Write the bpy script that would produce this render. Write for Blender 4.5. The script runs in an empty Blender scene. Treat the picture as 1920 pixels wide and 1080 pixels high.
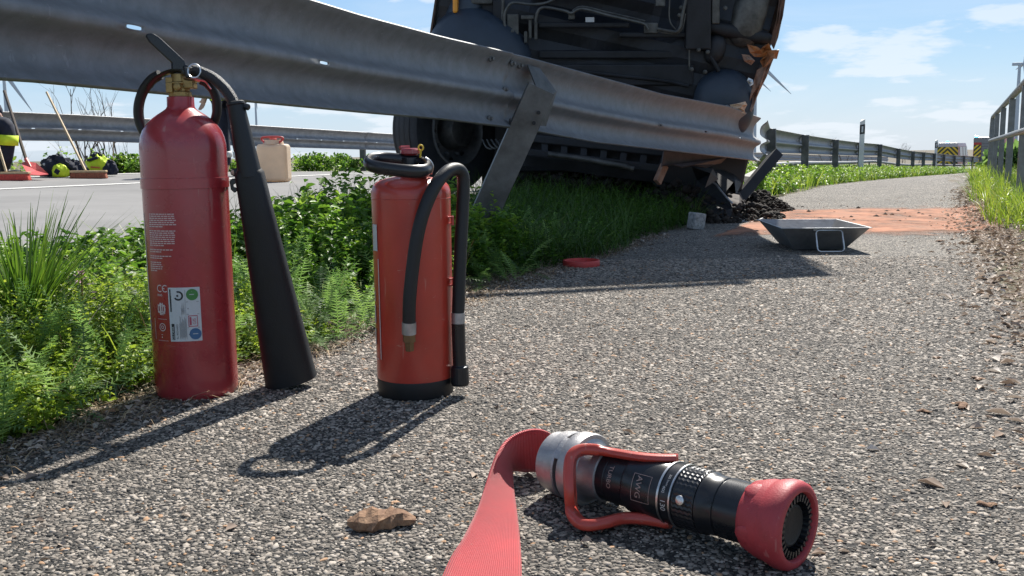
import bpy, bmesh, math, random
import numpy as np
from mathutils import Vector, Matrix

random.seed(7)
rng = np.random.default_rng(11)
R = math.radians
sc = bpy.context.scene
COL = sc.collection

# ------------------------------------------------------------------ camera
CAMZ, FPX, ROLL = 0.45, 1800.0, 0.012
TH = math.atan(252.0 / FPX)
F0 = Vector((0, math.cos(TH), -math.sin(TH)))
R0 = Vector((1, 0, 0)); U0 = Vector((0, math.sin(TH), math.cos(TH)))
RV = R0 * math.cos(ROLL) - U0 * math.sin(ROLL)
UV_ = U0 * math.cos(ROLL) + R0 * math.sin(ROLL)
cam_d = bpy.data.cameras.new('camera')
cam_d.sensor_width = 36.0
cam_d.lens = 36.0 * FPX / 1920.0
cam_d.clip_start = 0.05
cam_d.clip_end = 9000
cam = bpy.data.objects.new('camera', cam_d)
COL.objects.link(cam)
m = Matrix((RV, UV_, -F0)).transposed().to_4x4()
m.translation = Vector((0, 0, CAMZ))
cam.matrix_world = m
sc.camera = cam

# ------------------------------------------------------------------ sky, sun, exposure
SUN_AZ, SUN_EL = R(20.0), R(47.0)       # azimuth to the right of the viewing direction
world = bpy.data.worlds.new('World')
sc.world = world
world.use_nodes = True
wn, wl = world.node_tree.nodes, world.node_tree.links
wn.clear()
wout = wn.new('ShaderNodeOutputWorld'); wbg = wn.new('ShaderNodeBackground')
sky = wn.new('ShaderNodeTexSky'); sky.sky_type = 'NISHITA'; sky.sun_disc = False
sky.sun_elevation = SUN_EL; sky.sun_rotation = SUN_AZ
sky.air_density = 1.35; sky.dust_density = 0.35; sky.ozone_density = 2.6
tc = wn.new('ShaderNodeTexCoord'); sep = wn.new('ShaderNodeSeparateXYZ')
wl.new(tc.outputs['Generated'], sep.inputs[0])
def wmath(op, a, b=None, clamp=False):
    n = wn.new('ShaderNodeMath'); n.operation = op; n.use_clamp = clamp
    for i, v in enumerate((a, b)):
        if v is None: continue
        if isinstance(v, (int, float)): n.inputs[i].default_value = v
        else: wl.new(v, n.inputs[i])
    return n.outputs[0]
zz = wmath('ADD', wmath('MAXIMUM', sep.outputs[2], 0.0), 0.16)
cx = wmath('DIVIDE', sep.outputs[0], zz); cy = wmath('DIVIDE', sep.outputs[1], zz)
cmb = wn.new('ShaderNodeCombineXYZ'); wl.new(cx, cmb.inputs[0]); wl.new(cy, cmb.inputs[1])
def wnoise(scale, detail, rough, off, dist=0.0):
    mp = wn.new('ShaderNodeMapping'); wl.new(cmb.outputs[0], mp.inputs[0]); mp.inputs['Location'].default_value = off
    n = wn.new('ShaderNodeTexNoise'); n.inputs['Scale'].default_value = scale; n.inputs['Detail'].default_value = detail
    n.inputs['Roughness'].default_value = rough; n.inputs['Distortion'].default_value = dist
    wl.new(mp.outputs[0], n.inputs['Vector']); return n.outputs['Fac']
def wramp(fac, a, b):
    n = wn.new('ShaderNodeMapRange'); n.interpolation_type = 'SMOOTHSTEP'
    n.inputs['From Min'].default_value = a; n.inputs['From Max'].default_value = b
    wl.new(fac, n.inputs['Value']); return n.outputs[0]
puff = wramp(wnoise(1.9, 9, 0.56, (8.8, 0.3, 0)), 0.50, 0.60)
veil = wramp(wnoise(0.55, 7, 0.6, (11.4, 2.3, 0), 0.6), 0.36, 0.78)
cl = wmath('MAXIMUM', wmath('MULTIPLY', puff, 0.62), wmath('MULTIPLY', veil, 0.36))
hz = wmath('MULTIPLY', wmath('POWER', wmath('SUBTRACT', 1.0, wmath('MAXIMUM', sep.outputs[2], 0.0)), 9.0), 0.62)
grad = wn.new('ShaderNodeValToRGB'); wl.new(wmath('MAXIMUM', sep.outputs[2], 0.0), grad.inputs[0])
ge = grad.color_ramp.elements
SKY = [(0.0, (.49, .65, .84)), (.08, (.36, .58, .85)), (.17, (.13, .40, .80)), (.30, (.12, .31, .62)), (.55, (.05, .15, .34)), (1.0, (.03, .08, .20))]
ge[0].position = 0; ge[0].color = (*SKY[0][1], 1); ge[1].position = 1; ge[1].color = (*SKY[-1][1], 1)
for p_, c_ in SKY[1:-1]:
    e_ = ge.new(p_); e_.color = (*c_, 1)
gsc = wn.new('ShaderNodeVectorMath'); gsc.operation = 'SCALE'; wl.new(grad.outputs[0], gsc.inputs[0]); gsc.inputs['Scale'].default_value = 6.4
mix1 = wn.new('ShaderNodeMix'); mix1.data_type = 'RGBA'
mix1.inputs['Factor'].default_value = .82; wl.new(sky.outputs[0], mix1.inputs['A'])
wl.new(gsc.outputs[0], mix1.inputs['B'])
mix2 = wn.new('ShaderNodeMix'); mix2.data_type = 'RGBA'
wl.new(cl, mix2.inputs['Factor']); wl.new(mix1.outputs['Result'], mix2.inputs['A'])
mix2.inputs['B'].default_value = (5.6, 5.95, 6.4, 1)
wl.new(mix2.outputs['Result'], wbg.inputs['Color'])
wbg.inputs['Strength'].default_value = 0.1
wl.new(wbg.outputs[0], wout.inputs[0])

sun_d = bpy.data.lights.new('sun', 'SUN'); sun_d.energy = 5.0; sun_d.angle = R(0.53); sun_d.color = (1.0, 0.955, 0.88)
sun = bpy.data.objects.new('sun', sun_d); COL.objects.link(sun)
sdir = Vector((math.sin(SUN_AZ) * math.cos(SUN_EL), math.cos(SUN_AZ) * math.cos(SUN_EL), math.sin(SUN_EL)))
sun.rotation_euler = sdir.to_track_quat('Z', 'Y').to_euler()
sun.location = sdir * 50
sc.view_settings.view_transform = 'Standard'
sc.view_settings.look = 'None'
sc.view_settings.gamma = 1
sc.view_settings.use_curve_mapping = False
sc.view_settings.exposure = 0.72
sc.cycles.max_bounces = 6
sc.cycles.transparent_max_bounces = 8

# ------------------------------------------------------------------ measuring helpers (photograph pixel -> place)
def ray(px, py):
    return F0 + RV * ((px - 960.0) / FPX) + UV_ * ((540.0 - py) / FPX)
def P(px, py, d):
    r = ray(px, py); return Vector((0, 0, CAMZ)) + r * (d / r.y)
def G(px, py, z=0.0):
    r = ray(px, py); return Vector((0, 0, CAMZ)) + r * ((z - CAMZ) / r.z)

# ------------------------------------------------------------------ terrain functions
def tab(t):
    xs = [a for a, b in t]; ys = [b for a, b in t]
    return lambda v: np.interp(v, xs, ys)
curve = tab([(-200, 0), (14, 0), (19.4, .12), (22.9, .42), (26.4, .76), (29.8, 1.2), (33, 1.66), (40, 2.6), (50, 4.3), (90, 14), (200, 45), (4000, 1400)])
pathL = tab([(-60, -1.42), (8, -1.32), (14, -1.0), (21, -.55), (30, -.3), (60, -.2), (4000, -.2)])
pathR = tab([(-60, .27), (5, .30), (8, .42), (14, .72), (21, 1.1), (30, 1.3), (60, 1.4), (4000, 1.4)])
zcross = tab([(-3000, -6), (-60, -4.2), (-30, -3.4), (-16, -1.9), (-12.5, -.3), (-11, .22), (-9.6, .27), (-2.75, .115), (-2.3, .09), (-1.7, .035), (-1.45, 0), (.3, 0), (.55, .03), (1.3, .02), (2.2, -.25), (6, -1.6), (30, -3.2), (3000, -6)])
zdown = tab([(-100, 0), (12, 0), (50, -.76), (90, -1.5), (150, -2.2), (4000, -2.4)])
def S_of(x, y): return x - .42 * y - curve(y)
def X_of(s, y): return s + .42 * y + curve(y)
def H(x, y): return float(zcross(S_of(x, y)) + zdown(y))
def Hs(s, y): return zcross(s) + zdown(y)

# ------------------------------------------------------------------ materials
def mat(name, color, rough=.6, metal=0.0, var=0.0, vscale=30.0, bump=0.0, bscale=200.0, color2=None, trans=0.0, coat=0.0, emit=None, estr=0.0, detail=5.0, attr=None, wear=None):
    m_ = bpy.data.materials.new(name); m_.use_nodes = True
    nt = m_.node_tree; n = nt.nodes; l = nt.links
    b = n['Principled BSDF']; out = n['Material Output']
    b.inputs['Base Color'].default_value = (*color, 1)
    b.inputs['Roughness'].default_value = rough
    b.inputs['Metallic'].default_value = metal
    if coat: b.inputs['Coat Weight'].default_value = coat; b.inputs['Coat Roughness'].default_value = .12
    if emit: b.inputs['Emission Color'].default_value = (*emit, 1); b.inputs['Emission Strength'].default_value = estr
    t = n.new('ShaderNodeTexCoord')
    if var > 0 or color2 is not None:
        nz = n.new('ShaderNodeTexNoise'); nz.inputs['Scale'].default_value = vscale; nz.inputs['Detail'].default_value = detail; nz.inputs['Roughness'].default_value = .65
        l.new(t.outputs['Object'], nz.inputs['Vector'])
        rp = n.new('ShaderNodeValToRGB'); l.new(nz.outputs['Fac'], rp.inputs[0])
        c2 = color2 if color2 is not None else tuple(min(1, c * (1 + var)) for c in color)
        c1 = color if color2 is not None else tuple(c * (1 - var) for c in color)
        rp.color_ramp.elements[0].position = .32; rp.color_ramp.elements[1].position = .68
        rp.color_ramp.elements[0].color = (*c1, 1); rp.color_ramp.elements[1].color = (*c2, 1)
        src = rp.outputs[0]
        l.new(src, b.inputs['Base Color'])
        mr = n.new('ShaderNodeMapRange'); mr.inputs['To Min'].default_value = max(.03, rough - .1); mr.inputs['To Max'].default_value = min(1, rough + .12)
        l.new(nz.outputs['Fac'], mr.inputs['Value']); l.new(mr.outputs[0], b.inputs['Roughness'])
    if attr:
        at = n.new('ShaderNodeAttribute'); at.attribute_name = 'tone'
        rp = n.new('ShaderNodeValToRGB'); l.new(at.outputs['Fac'], rp.inputs[0])
        rp.color_ramp.elements[0].position = 0; rp.color_ramp.elements[0].color = (*attr[0], 1)
        rp.color_ramp.elements[1].position = 1; rp.color_ramp.elements[1].color = (*attr[-1], 1)
        for i, c in enumerate(attr[1:-1]):
            e = rp.color_ramp.elements.new((i + 1) / (len(attr) - 1)); e.color = (*c, 1)
        src = rp.outputs[0]; l.new(src, b.inputs['Base Color'])
    if wear is not None:   # fine scratches, chips and settled dust
        def nzz(sc_, vec_scale, det):
            mp = n.new('ShaderNodeMapping'); mp.inputs['Scale'].default_value = vec_scale; l.new(t.outputs['Object'], mp.inputs[0])
            q = n.new('ShaderNodeTexNoise'); q.inputs['Scale'].default_value = sc_; q.inputs['Detail'].default_value = det; q.inputs['Roughness'].default_value = .7; l.new(mp.outputs[0], q.inputs['Vector']); return q.outputs['Fac']
        cur = b.inputs['Base Color'].links[0].from_socket if b.inputs['Base Color'].is_linked else None
        for fac_, lo_, hi_, amt_, col_ in ((nzz(60, (1, 1, .12), 3), .665, .70, .45, wear[0]), (nzz(90, (.35, .35, 1.6), 3), .68, .71, .5, wear[0]), (nzz(5, (1, 1, 1), 8), .42, .80, .45, wear[1])):
            mr_ = n.new('ShaderNodeMapRange'); mr_.inputs['From Min'].default_value = lo_; mr_.inputs['From Max'].default_value = hi_; mr_.inputs['To Max'].default_value = amt_; l.new(fac_, mr_.inputs['Value'])
            mx_ = n.new('ShaderNodeMixRGB'); l.new(mr_.outputs[0], mx_.inputs[0])
            if cur is not None: l.new(cur, mx_.inputs[1])
            else: mx_.inputs[1].default_value = (*color, 1)
            mx_.inputs[2].default_value = (*col_, 1); cur = mx_.outputs[0]
        l.new(cur, b.inputs['Base Color'])
    if bump > 0:
        nb = n.new('ShaderNodeTexNoise'); nb.inputs['Scale'].default_value = bscale; nb.inputs['Detail'].default_value = 4
        l.new(t.outputs['Object'], nb.inputs['Vector'])
        bp = n.new('ShaderNodeBump'); bp.inputs['Strength'].default_value = bump; bp.inputs['Distance'].default_value = .002
        l.new(nb.outputs['Fac'], bp.inputs['Height']); l.new(bp.outputs[0], b.inputs['Normal'])
    if trans > 0:
        tr = n.new('ShaderNodeBsdfTranslucent'); mx = n.new('ShaderNodeMixShader'); mx.inputs[0].default_value = trans
        if b.inputs['Base Color'].is_linked: l.new(b.inputs['Base Color'].links[0].from_socket, tr.inputs['Color'])
        else: tr.inputs['Color'].default_value = (*color, 1)
        l.new(b.outputs[0], mx.inputs[1]); l.new(tr.outputs[0], mx.inputs[2]); l.new(mx.outputs[0], out.inputs['Surface'])
    return m_

M = {}
M['red_gloss'] = mat('red_enamel', (.34, .024, .032), .27, 0, .12, 9, .05, 600, coat=.35, wear=[(.42, .20, .18), (.26, .10, .10)])
M['red_satin'] = mat('red_satin', (.47, .042, .024), .34, 0, .14, 8, .06, 500, coat=.25, wear=[(.50, .26, .2), (.30, .09, .07)])
M['red_plastic'] = mat('red_plastic', (.55, .06, .055), .5, 0, .15, 20, .1, 800)
M['red_rubber'] = mat('red_rubber', (.42, .04, .05), .52, 0, .16, 26, .2, 500, wear=[(.52, .22, .2), (.28, .06, .06)])
M['black_rubber'] = mat('black_rubber', (.008, .008, .009), .5, 0, .3, 30, .15, 500)
M['black_gloss'] = mat('black_plastic', (.012, .013, .016), .28, 0, .3, 18, .05, 700)
M['black_matt'] = mat('black_matt', (.006, .0065, .008), .55, 0, .35, 20, .2, 350)
M['brass'] = mat('brass', (.33, .22, .085), .42, .8, .25, 60, .2, 300)
M['steel'] = mat('bright_steel', (.62, .61, .60), .32, 1, .15, 50, .1, 400)
M['alu'] = mat('cast_aluminium', (.40, .39, .39), .45, .75, .18, 45, .2, 500)
M['galv'] = mat('galvanised_steel', (.20, .208, .22), .6, .22, .20, 22, .2, 160, detail=10, wear=[(.33, .34, .35), (.15, .14, .13)])
M['galv_far'] = mat('galvanised_steel_weathered', (.27, .27, .28), .55, .35, .22, 9, .1, 90)
M['galv_post'] = mat('galvanised_post', (.13, .13, .128), .55, .45, .35, 10, .2, 80, detail=8)
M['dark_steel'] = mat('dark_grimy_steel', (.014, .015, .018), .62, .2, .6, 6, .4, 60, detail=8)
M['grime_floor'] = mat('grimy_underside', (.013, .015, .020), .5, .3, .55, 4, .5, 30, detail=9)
M['pipe'] = mat('dull_pipe', (.085, .085, .08), .5, .5, .5, 12, .2, 100)
M['fender'] = mat('blue_grey_plastic', (.022, .034, .052), .5, 0, .25, 5, .15, 80)
M['orange_paint'] = mat('orange_paint', (.42, .14, .03), .5, 0, .4, 9, .3, 40, color2=(.13, .06, .035))
M['rust'] = mat('torn_rusty_sheet', (.20, .10, .06), .75, .2, 0, 14, .5, 60, color2=(.42, .27, .2))
M['tyre'] = mat('tyre_rubber', (.028, .029, .032), .75, 0, .35, 12, .3, 90)
M['rim'] = mat('wheel_rim', (.17, .17, .17), .5, .5, .3, 10, .2, 80)
M['tarmac_far'] = mat('road_asphalt', (.20, .195, .19), .9, 0, .18, 1.2, .5, 90, detail=9)
M['white_paint'] = mat('white_line_paint', (.62, .61, .58), .7, 0, .15, 8, .2, 150)
M['tray'] = mat('tray_steel', (.30, .315, .33), .45, .7, .3, 9, .2, 90, wear=[(.42, .40, .38), (.22, .15, .11)])
M['card'] = mat('pale_chipped_block', (.46, .45, .43), .9, 0, 0, 60, .8, 60, color2=(.16, .16, .16))
M['soil'] = mat('dark_soil', (.022, .016, .012), .95, 0, .5, 20, .8, 60)
M['wood'] = mat('pale_wood', (.50, .36, .20), .6, 0, .2, 20, .1, 200)
M['wood_dark'] = mat('brown_wood', (.22, .12, .06), .6, 0, .3, 20, .1, 200)
M['bristle'] = mat('brown_bristle', (.30, .10, .055), .9, 0, .4, 60, .6, 90)
M['bristle_red'] = mat('red_bristle', (.55, .07, .05), .9, 0, .3, 60, .6, 90)
M['red_blade'] = mat('red_shovel_paint', (.60, .10, .09), .45, 0, .15, 12, .1, 200)
M['can'] = mat('translucent_canister', (.80, .66, .50), .45, 0, .08, 6, .05, 200, trans=.35)
M['navy'] = mat('navy_cloth', (.014, .018, .035), .85, 0, .35, 30, .4, 150)
M['hivis'] = mat('hi_vis_cloth', (.62, .80, .03), .7, 0, .1, 20, .3, 150)
M['silver_tape'] = mat('reflective_tape', (.6, .6, .58), .45, .1, .1, 30)
M['skin'] = mat('skin', (.52, .32, .23), .5, 0, .08, 20)
M['bark'] = mat('bark', (.10, .08, .065), .9, 0, .3, 14, .5, 60)
M['turbine'] = mat('turbine_white', (.50, .56, .62), .5)
M['white'] = mat('white_vehicle_paint', (.46, .47, .48), .4, 0, .06, 3)
M['veh_red'] = mat('red_vehicle_paint', (.45, .035, .03), .35, 0, .08, 3)
M['veh_grey'] = mat('grey_shutter', (.20, .20, .20), .5, .3, .1, 8)
M['yellow'] = mat('yellow_reflective', (.72, .52, .03), .5)
M['dark_green'] = mat('dark_chevron', (.03, .05, .025), .5)
M['glass'] = mat('dark_glass', (.02, .025, .03), .1)
M['blue_lamp'] = mat('blue_lamp', (.02, .16, .8), .2, emit=(.1, .45, 1.0), estr=3.0)
M['amber'] = mat('amber_lamp', (.75, .30, .03), .3)
M['del_white'] = mat('delineator_white', (.62, .62, .60), .6)
M['rail_paint'] = mat('grey_rail_steel', (.19, .20, .21), .5, .3, .22, 14, .15, 90)
M['sticker'] = mat('sticker_paper', (.52, .53, .54), .45, 0, .05, 40)
M['print_white'] = mat('pale_print', (.58, .46, .45), .5)
M['print_black'] = mat('black_print', (.012, .012, .014), .5)
M['print_green'] = mat('green_seal', (.05, .20, .045), .5)
M['print_blue'] = mat('blue_seal', (.04, .12, .25), .5)
M['print_pink'] = mat('pink_print', (.40, .07, .10), .5)
M['print_grey'] = mat('grey_print', (.11, .10, .10), .5)
M['leaf_dry'] = mat('dry_leaf', (.34, .20, .11), .8, trans=.2, attr=[(.07, .052, .04), (.30, .22, .165), (.52, .43, .35), (.68, .61, .54)])
M['bigleaf'] = mat('curled_leaf', (.16, .08, .045), .85, 0, 0, 90, .8, 220, color2=(.36, .22, .13), trans=.1)

# path asphalt with exposed chippings
def make_path_mat():
    m_ = bpy.data.materials.new('exposed_aggregate_asphalt'); m_.use_nodes = True
    n = m_.node_tree.nodes; l = m_.node_tree.links; b = n['Principled BSDF']
    geo = n.new('ShaderNodeNewGeometry')
    def vor(scale, feat):
        v = n.new('ShaderNodeTexVoronoi'); v.feature = feat; v.inputs['Scale'].default_value = scale
        l.new(wv.outputs[0], v.inputs['Vector']); return v
    nzw = n.new('ShaderNodeTexNoise'); nzw.inputs['Scale'].default_value = 120; nzw.inputs['Detail'].default_value = 2
    l.new(geo.outputs['Position'], nzw.inputs['Vector'])
    wv = n.new('ShaderNodeMixRGB'); wv.blend_type = 'LINEAR_LIGHT'; wv.inputs[0].default_value = .004
    l.new(geo.outputs['Position'], wv.inputs[1]); l.new(nzw.outputs['Color'], wv.inputs[2])
    v1 = vor(135, 'F1'); v2 = vor(135, 'DISTANCE_TO_EDGE')
    sr = n.new('ShaderNodeSeparateColor'); l.new(v1.outputs['Color'], sr.inputs[0])
    rp = n.new('ShaderNodeValToRGB'); l.new(sr.outputs[0], rp.inputs[0])
    els = rp.color_ramp.elements
    els[0].position = 0; els[0].color = (.045, .042, .037, 1)
    els[1].position = 1; els[1].color = (.54, .485, .41, 1)
    for p_, c_ in ((.25, (.09, .082, .07)), (.45, (.22, .195, .165)), (.75, (.36, .32, .27))):
        e = els.new(p_); e.color = (*c_, 1)
    gap = n.new('ShaderNodeMapRange'); gap.inputs['From Min'].default_value = .03; gap.inputs['From Max'].default_value = .16
    l.new(v2.outputs['Distance'], gap.inputs['Value'])
    mx = n.new('ShaderNodeMixRGB'); mx.inputs[1].default_value = (.035, .033, .032, 1)
    l.new(gap.outputs[0], mx.inputs[0]); l.new(rp.outputs[0], mx.inputs[2])
    # broad variation
    nb = n.new('ShaderNodeTexNoise'); nb.inputs['Scale'].default_value = 2.3; nb.inputs['Detail'].default_value = 8; nb.inputs['Roughness'].default_value = .6
    l.new(geo.outputs['Position'], nb.inputs['Vector'])
    mr = n.new('ShaderNodeMapRange'); mr.inputs['From Min'].default_value = .3; mr.inputs['From Max'].default_value = .7
    mr.inputs['To Min'].default_value = .78; mr.inputs['To Max'].default_value = 1.22
    l.new(nb.outputs['Fac'], mr.inputs['Value'])
    mul = n.new('ShaderNodeVectorMath'); mul.operation = 'SCALE'; l.new(mx.outputs[0], mul.inputs[0]); l.new(mr.outputs[0], mul.inputs['Scale'])
    # rusty crumbs
    nr = n.new('ShaderNodeTexNoise'); nr.inputs['Scale'].default_value = 9; nr.inputs['Detail'].default_value = 9; nr.inputs['Roughness'].default_value = .75
    l.new(geo.outputs['Position'], nr.inputs['Vector'])
    rr = n.new('ShaderNodeMapRange'); rr.inputs['From Min'].default_value = .60; rr.inputs['From Max'].default_value = .70; rr.inputs['To Max'].default_value = .5
    l.new(nr.outputs['Fac'], rr.inputs['Value'])
    mo = n.new('ShaderNodeMixRGB'); l.new(rr.outputs[0], mo.inputs[0]); l.new(mul.outputs[0], mo.inputs[1]); mo.inputs[2].default_value = (.33, .17, .09, 1)
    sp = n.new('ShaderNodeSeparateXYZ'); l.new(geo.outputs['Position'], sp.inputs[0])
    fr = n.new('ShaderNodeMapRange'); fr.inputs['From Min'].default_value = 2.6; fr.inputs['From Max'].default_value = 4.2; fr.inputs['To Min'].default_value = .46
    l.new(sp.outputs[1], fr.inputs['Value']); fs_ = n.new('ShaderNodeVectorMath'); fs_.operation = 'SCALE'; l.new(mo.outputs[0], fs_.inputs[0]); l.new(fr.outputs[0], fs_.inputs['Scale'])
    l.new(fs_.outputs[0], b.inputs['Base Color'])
    b.inputs['Roughness'].default_value = .85
    pw = n.new('ShaderNodeMath'); pw.operation = 'MULTIPLY_ADD'; l.new(gap.outputs[0], pw.inputs[0]); pw.inputs[1].default_value = 1.0; l.new(sr.outputs[1], pw.inputs[2])
    bp = n.new('ShaderNodeBump'); bp.inputs['Strength'].default_value = .8; bp.inputs['Distance'].default_value = .0022
    l.new(pw.outputs[0], bp.inputs['Height']); l.new(bp.outputs[0], b.inputs['Normal'])
    return m_
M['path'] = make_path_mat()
M['stone'] = mat('path_chippings', (.3, .28, .25), .8, attr=[(.030, .027, .024), (.06, .054, .046), (.19, .162, .134), (.33, .287, .24), (.50, .44, .375), (.38, .23, .13)])
M['ground'] = mat('verge_earth', (.15, .105, .075), .95, 0, 0, 3.5, .8, 60, color2=(.07, .075, .035), detail=9)
M['field'] = M['ground']

# ------------------------------------------------------------------ mesh helpers
class MB:
    def __init__(self): self.v = []; self.f = []
    def add(self, vs, fs):
        o = len(self.v); self.v += [Vector(p) for p in vs]; self.f += [tuple(i + o for i in f) for f in fs]; return self
    def box(self, c, size, rot=None, taper=1.0):
        c = Vector(c); hx, hy, hz = [s / 2 for s in size]; pts = []
        for z in (-1, 1):
            t = taper if z > 0 else 1
            for x, y in ((-1, -1), (1, -1), (1, 1), (-1, 1)):
                p = Vector((x * hx * t, y * hy * t, z * hz))
                if rot is not None: p = rot @ p
                pts.append(c + p)
        return self.add(pts, [(3, 2, 1, 0), (4, 5, 6, 7), (0, 1, 5, 4), (1, 2, 6, 5), (2, 3, 7, 6), (3, 0, 4, 7)])
    def beam(self, a, b, w, h, up=(0, 0, 1)):
        a = Vector(a); b = Vector(b); z = (b - a).normalized(); x = Vector(up).cross(z).normalized(); y = z.cross(x)
        rot = Matrix((x, y, z)).transposed()
        return self.box((a + b) / 2, (w, h, (b - a).length), rot)
    def tube(self, pts, r, n=10, caps=True, closed=False, flat=None):
        pts = [Vector(p) for p in pts]; N = len(pts)
        rs = r if isinstance(r, (list, tuple)) else [r] * N
        vs = []; up = None
        for i, p in enumerate(pts):
            if closed: t = (pts[(i + 1) % N] - pts[i - 1])
            else: t = pts[min(i + 1, N - 1)] - pts[max(i - 1, 0)]
            t.normalize()
            if up is None:
                up = t.orthogonal().normalized() if flat is None else (Vector(flat) - t * t.dot(Vector(flat))).normalized()
            else:
                up = (up - t * t.dot(up)).normalized() if flat is None else (Vector(flat) - t * t.dot(Vector(flat))).normalized()
            s = t.cross(up)
            for k in range(n):
                a = 2 * math.pi * k / n
                rr = rs[i]
                ra, rb = rr if isinstance(rr, tuple) else (rr, rr)
                vs.append(p + up * math.cos(a) * ra + s * math.sin(a) * rb)
        fs = []
        for i in range(N if closed else N - 1):
            for k in range(n):
                a = i * n + k; b_ = i * n + (k + 1) % n; j = ((i + 1) % N) * n
                fs.append((a, b_, j + (k + 1) % n, j + k))
        if caps and not closed:
            fs.append(tuple(reversed(range(n)))); fs.append(tuple(range((N - 1) * n, N * n)))
        return self.add(vs, fs)
    def lathe(self, prof, o, axis=(0, 0, 1), n=32, caps=True, ref=None):
        o = Vector(o); w = Vector(axis).normalized()
        u = (Vector(ref) - w * w.dot(Vector(ref))).normalized() if ref is not None else w.orthogonal().normalized()
        v_ = w.cross(u); vs = []
        for a, r in prof:
            for k in range(n):
                t = 2 * math.pi * k / n
                vs.append(o + w * a + (u * math.cos(t) + v_ * math.sin(t)) * r)
        fs = []
        for i in range(len(prof) - 1):
            for k in range(n):
                fs.append((i * n + k, i * n + (k + 1) % n, (i + 1) * n + (k + 1) % n, (i + 1) * n + k))
        if caps:
            fs.append(tuple(reversed(range(n)))); fs.append(tuple(range((len(prof) - 1) * n, len(prof) * n)))
        return self.add(vs, fs)
    def ell(self, c, rad, rot=None, nu=20, nv=12, pw=1.0):
        c = Vector(c); vs = []; fs = []
        for j in range(nv + 1):
            ph = math.pi * j / nv - math.pi / 2
            for i in range(nu):
                t = 2 * math.pi * i / nu
                q = [math.cos(ph) * math.cos(t), math.cos(ph) * math.sin(t), math.sin(ph)]
                q = [math.copysign(abs(a) ** pw, a) * r for a, r in zip(q, rad)]
                p = Vector(q)
                if rot is not None: p = rot @ p
                vs.append(c + p)
        for j in range(nv):
            for i in range(nu):
                fs.append((j * nu + i, j * nu + (i + 1) % nu, (j + 1) * nu + (i + 1) % nu, (j + 1) * nu + i))
        return self.add(vs, fs)
    def build(self, name, m_, parent=None, origin=None, smooth=False, bevel=0, solid=0, sub=0, kind=None, flat_angle=None, segs=2, weld=False):
        o0 = Vector(origin) if origin is not None else Vector((0, 0, 0))
        if origin is None and parent is not None and 'at' in parent: o0 = Vector(parent['at'])
        me = bpy.data.meshes.new(name)
        me.from_pydata([tuple(p - o0) for p in self.v], [], self.f)
        if weld or bevel or smooth:
            bm = bmesh.new(); bm.from_mesh(me)
            bmesh.ops.remove_doubles(bm, verts=bm.verts, dist=1e-6)
            bmesh.ops.recalc_face_normals(bm, faces=bm.faces)
            bm.to_mesh(me); bm.free()
        me.materials.append(m_)
        ob = bpy.data.objects.new(name, me); COL.objects.link(ob)
        if smooth:
            me.polygons.foreach_set('use_smooth', [True] * len(me.polygons))
        if parent is not None: ob.parent = parent; 
        elif origin is not None: ob.location = o0
        if solid:
            md = ob.modifiers.new('solid', 'SOLIDIFY'); md.thickness = solid; md.offset = 0
        if bevel:
            md = ob.modifiers.new('bevel', 'BEVEL'); md.width = bevel; md.segments = segs; md.limit_method = 'ANGLE'; md.angle_limit = R(32)
        if sub:
            md = ob.modifiers.new('sub', 'SUBSURF'); md.levels = sub; md.render_levels = sub
        if smooth:
            md = None
            try:
                bm = bmesh.new(); bm.from_mesh(me)
                for e in bm.edges:
                    if len(e.link_faces) == 2 and e.calc_face_angle(0) > R(38): e.smooth = False
                bm.to_mesh(me); bm.free()
            except Exception: pass
        if kind: ob['kind'] = kind
        return ob

def tag(o, label, cat, group=None):
    o['label'] = label; o['category'] = cat
    if group: o['group'] = group
    return o
def thing(name, at, label, cat, group=None):
    o = bpy.data.objects.new(name, None); COL.objects.link(o)
    o.location = at; o.empty_display_size = .1; o['at'] = tuple(at)
    return tag(o, label, cat, group)
def arr(name, V, F, m_, kind=None, tone=None, smooth=False, origin=None):
    V = np.asarray(V, dtype=np.float32).reshape(-1, 3); F = np.asarray(F, dtype=np.int32)
    if origin is not None: V = V - np.array(origin, dtype=np.float32)
    me = bpy.data.meshes.new(name); k = F.shape[1]
    me.vertices.add(len(V)); me.vertices.foreach_set('co', V.ravel())
    me.loops.add(F.size); me.loops.foreach_set('vertex_index', F.ravel())
    me.polygons.add(len(F)); me.polygons.foreach_set('loop_start', np.arange(0, F.size, k, dtype=np.int32))
    me.polygons.foreach_set('loop_total', np.full(len(F), k, dtype=np.int32))
    me.update(calc_edges=True)
    if tone is not None:
        at = me.attributes.new('tone', 'FLOAT', 'POINT'); at.data.foreach_set('value', np.asarray(tone, dtype=np.float32))
    if smooth: me.polygons.foreach_set('use_smooth', [True] * len(F))
    me.materials.append(m_)
    ob = bpy.data.objects.new(name, me); COL.objects.link(ob)
    if origin is not None: ob.location = origin
    if kind: ob['kind'] = kind
    return ob
def copy_tree(o, parent=None):
    c = o.copy(); COL.objects.link(c); c.parent = parent
    for ch in [q for q in KIDS.get(o.name, [])]: pass
    for ch in list(o.children): copy_tree(ch, c)
    return c
KIDS = {}
def bez(pts, n=8):
    """Catmull-Rom through the points"""
    pts = [Vector(p) for p in pts]; out = []
    for i in range(len(pts) - 1):
        p0 = pts[max(i - 1, 0)]; p1 = pts[i]; p2 = pts[i + 1]; p3 = pts[min(i + 2, len(pts) - 1)]
        for k in range(n):
            t = k / n
            out.append(.5 * ((2 * p1) + (p2 - p0) * t + (2 * p0 - 5 * p1 + 4 * p2 - p3) * t * t + (3 * p1 - p0 - 3 * p2 + p3) * t ** 3))
    out.append(pts[-1]); return out

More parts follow.
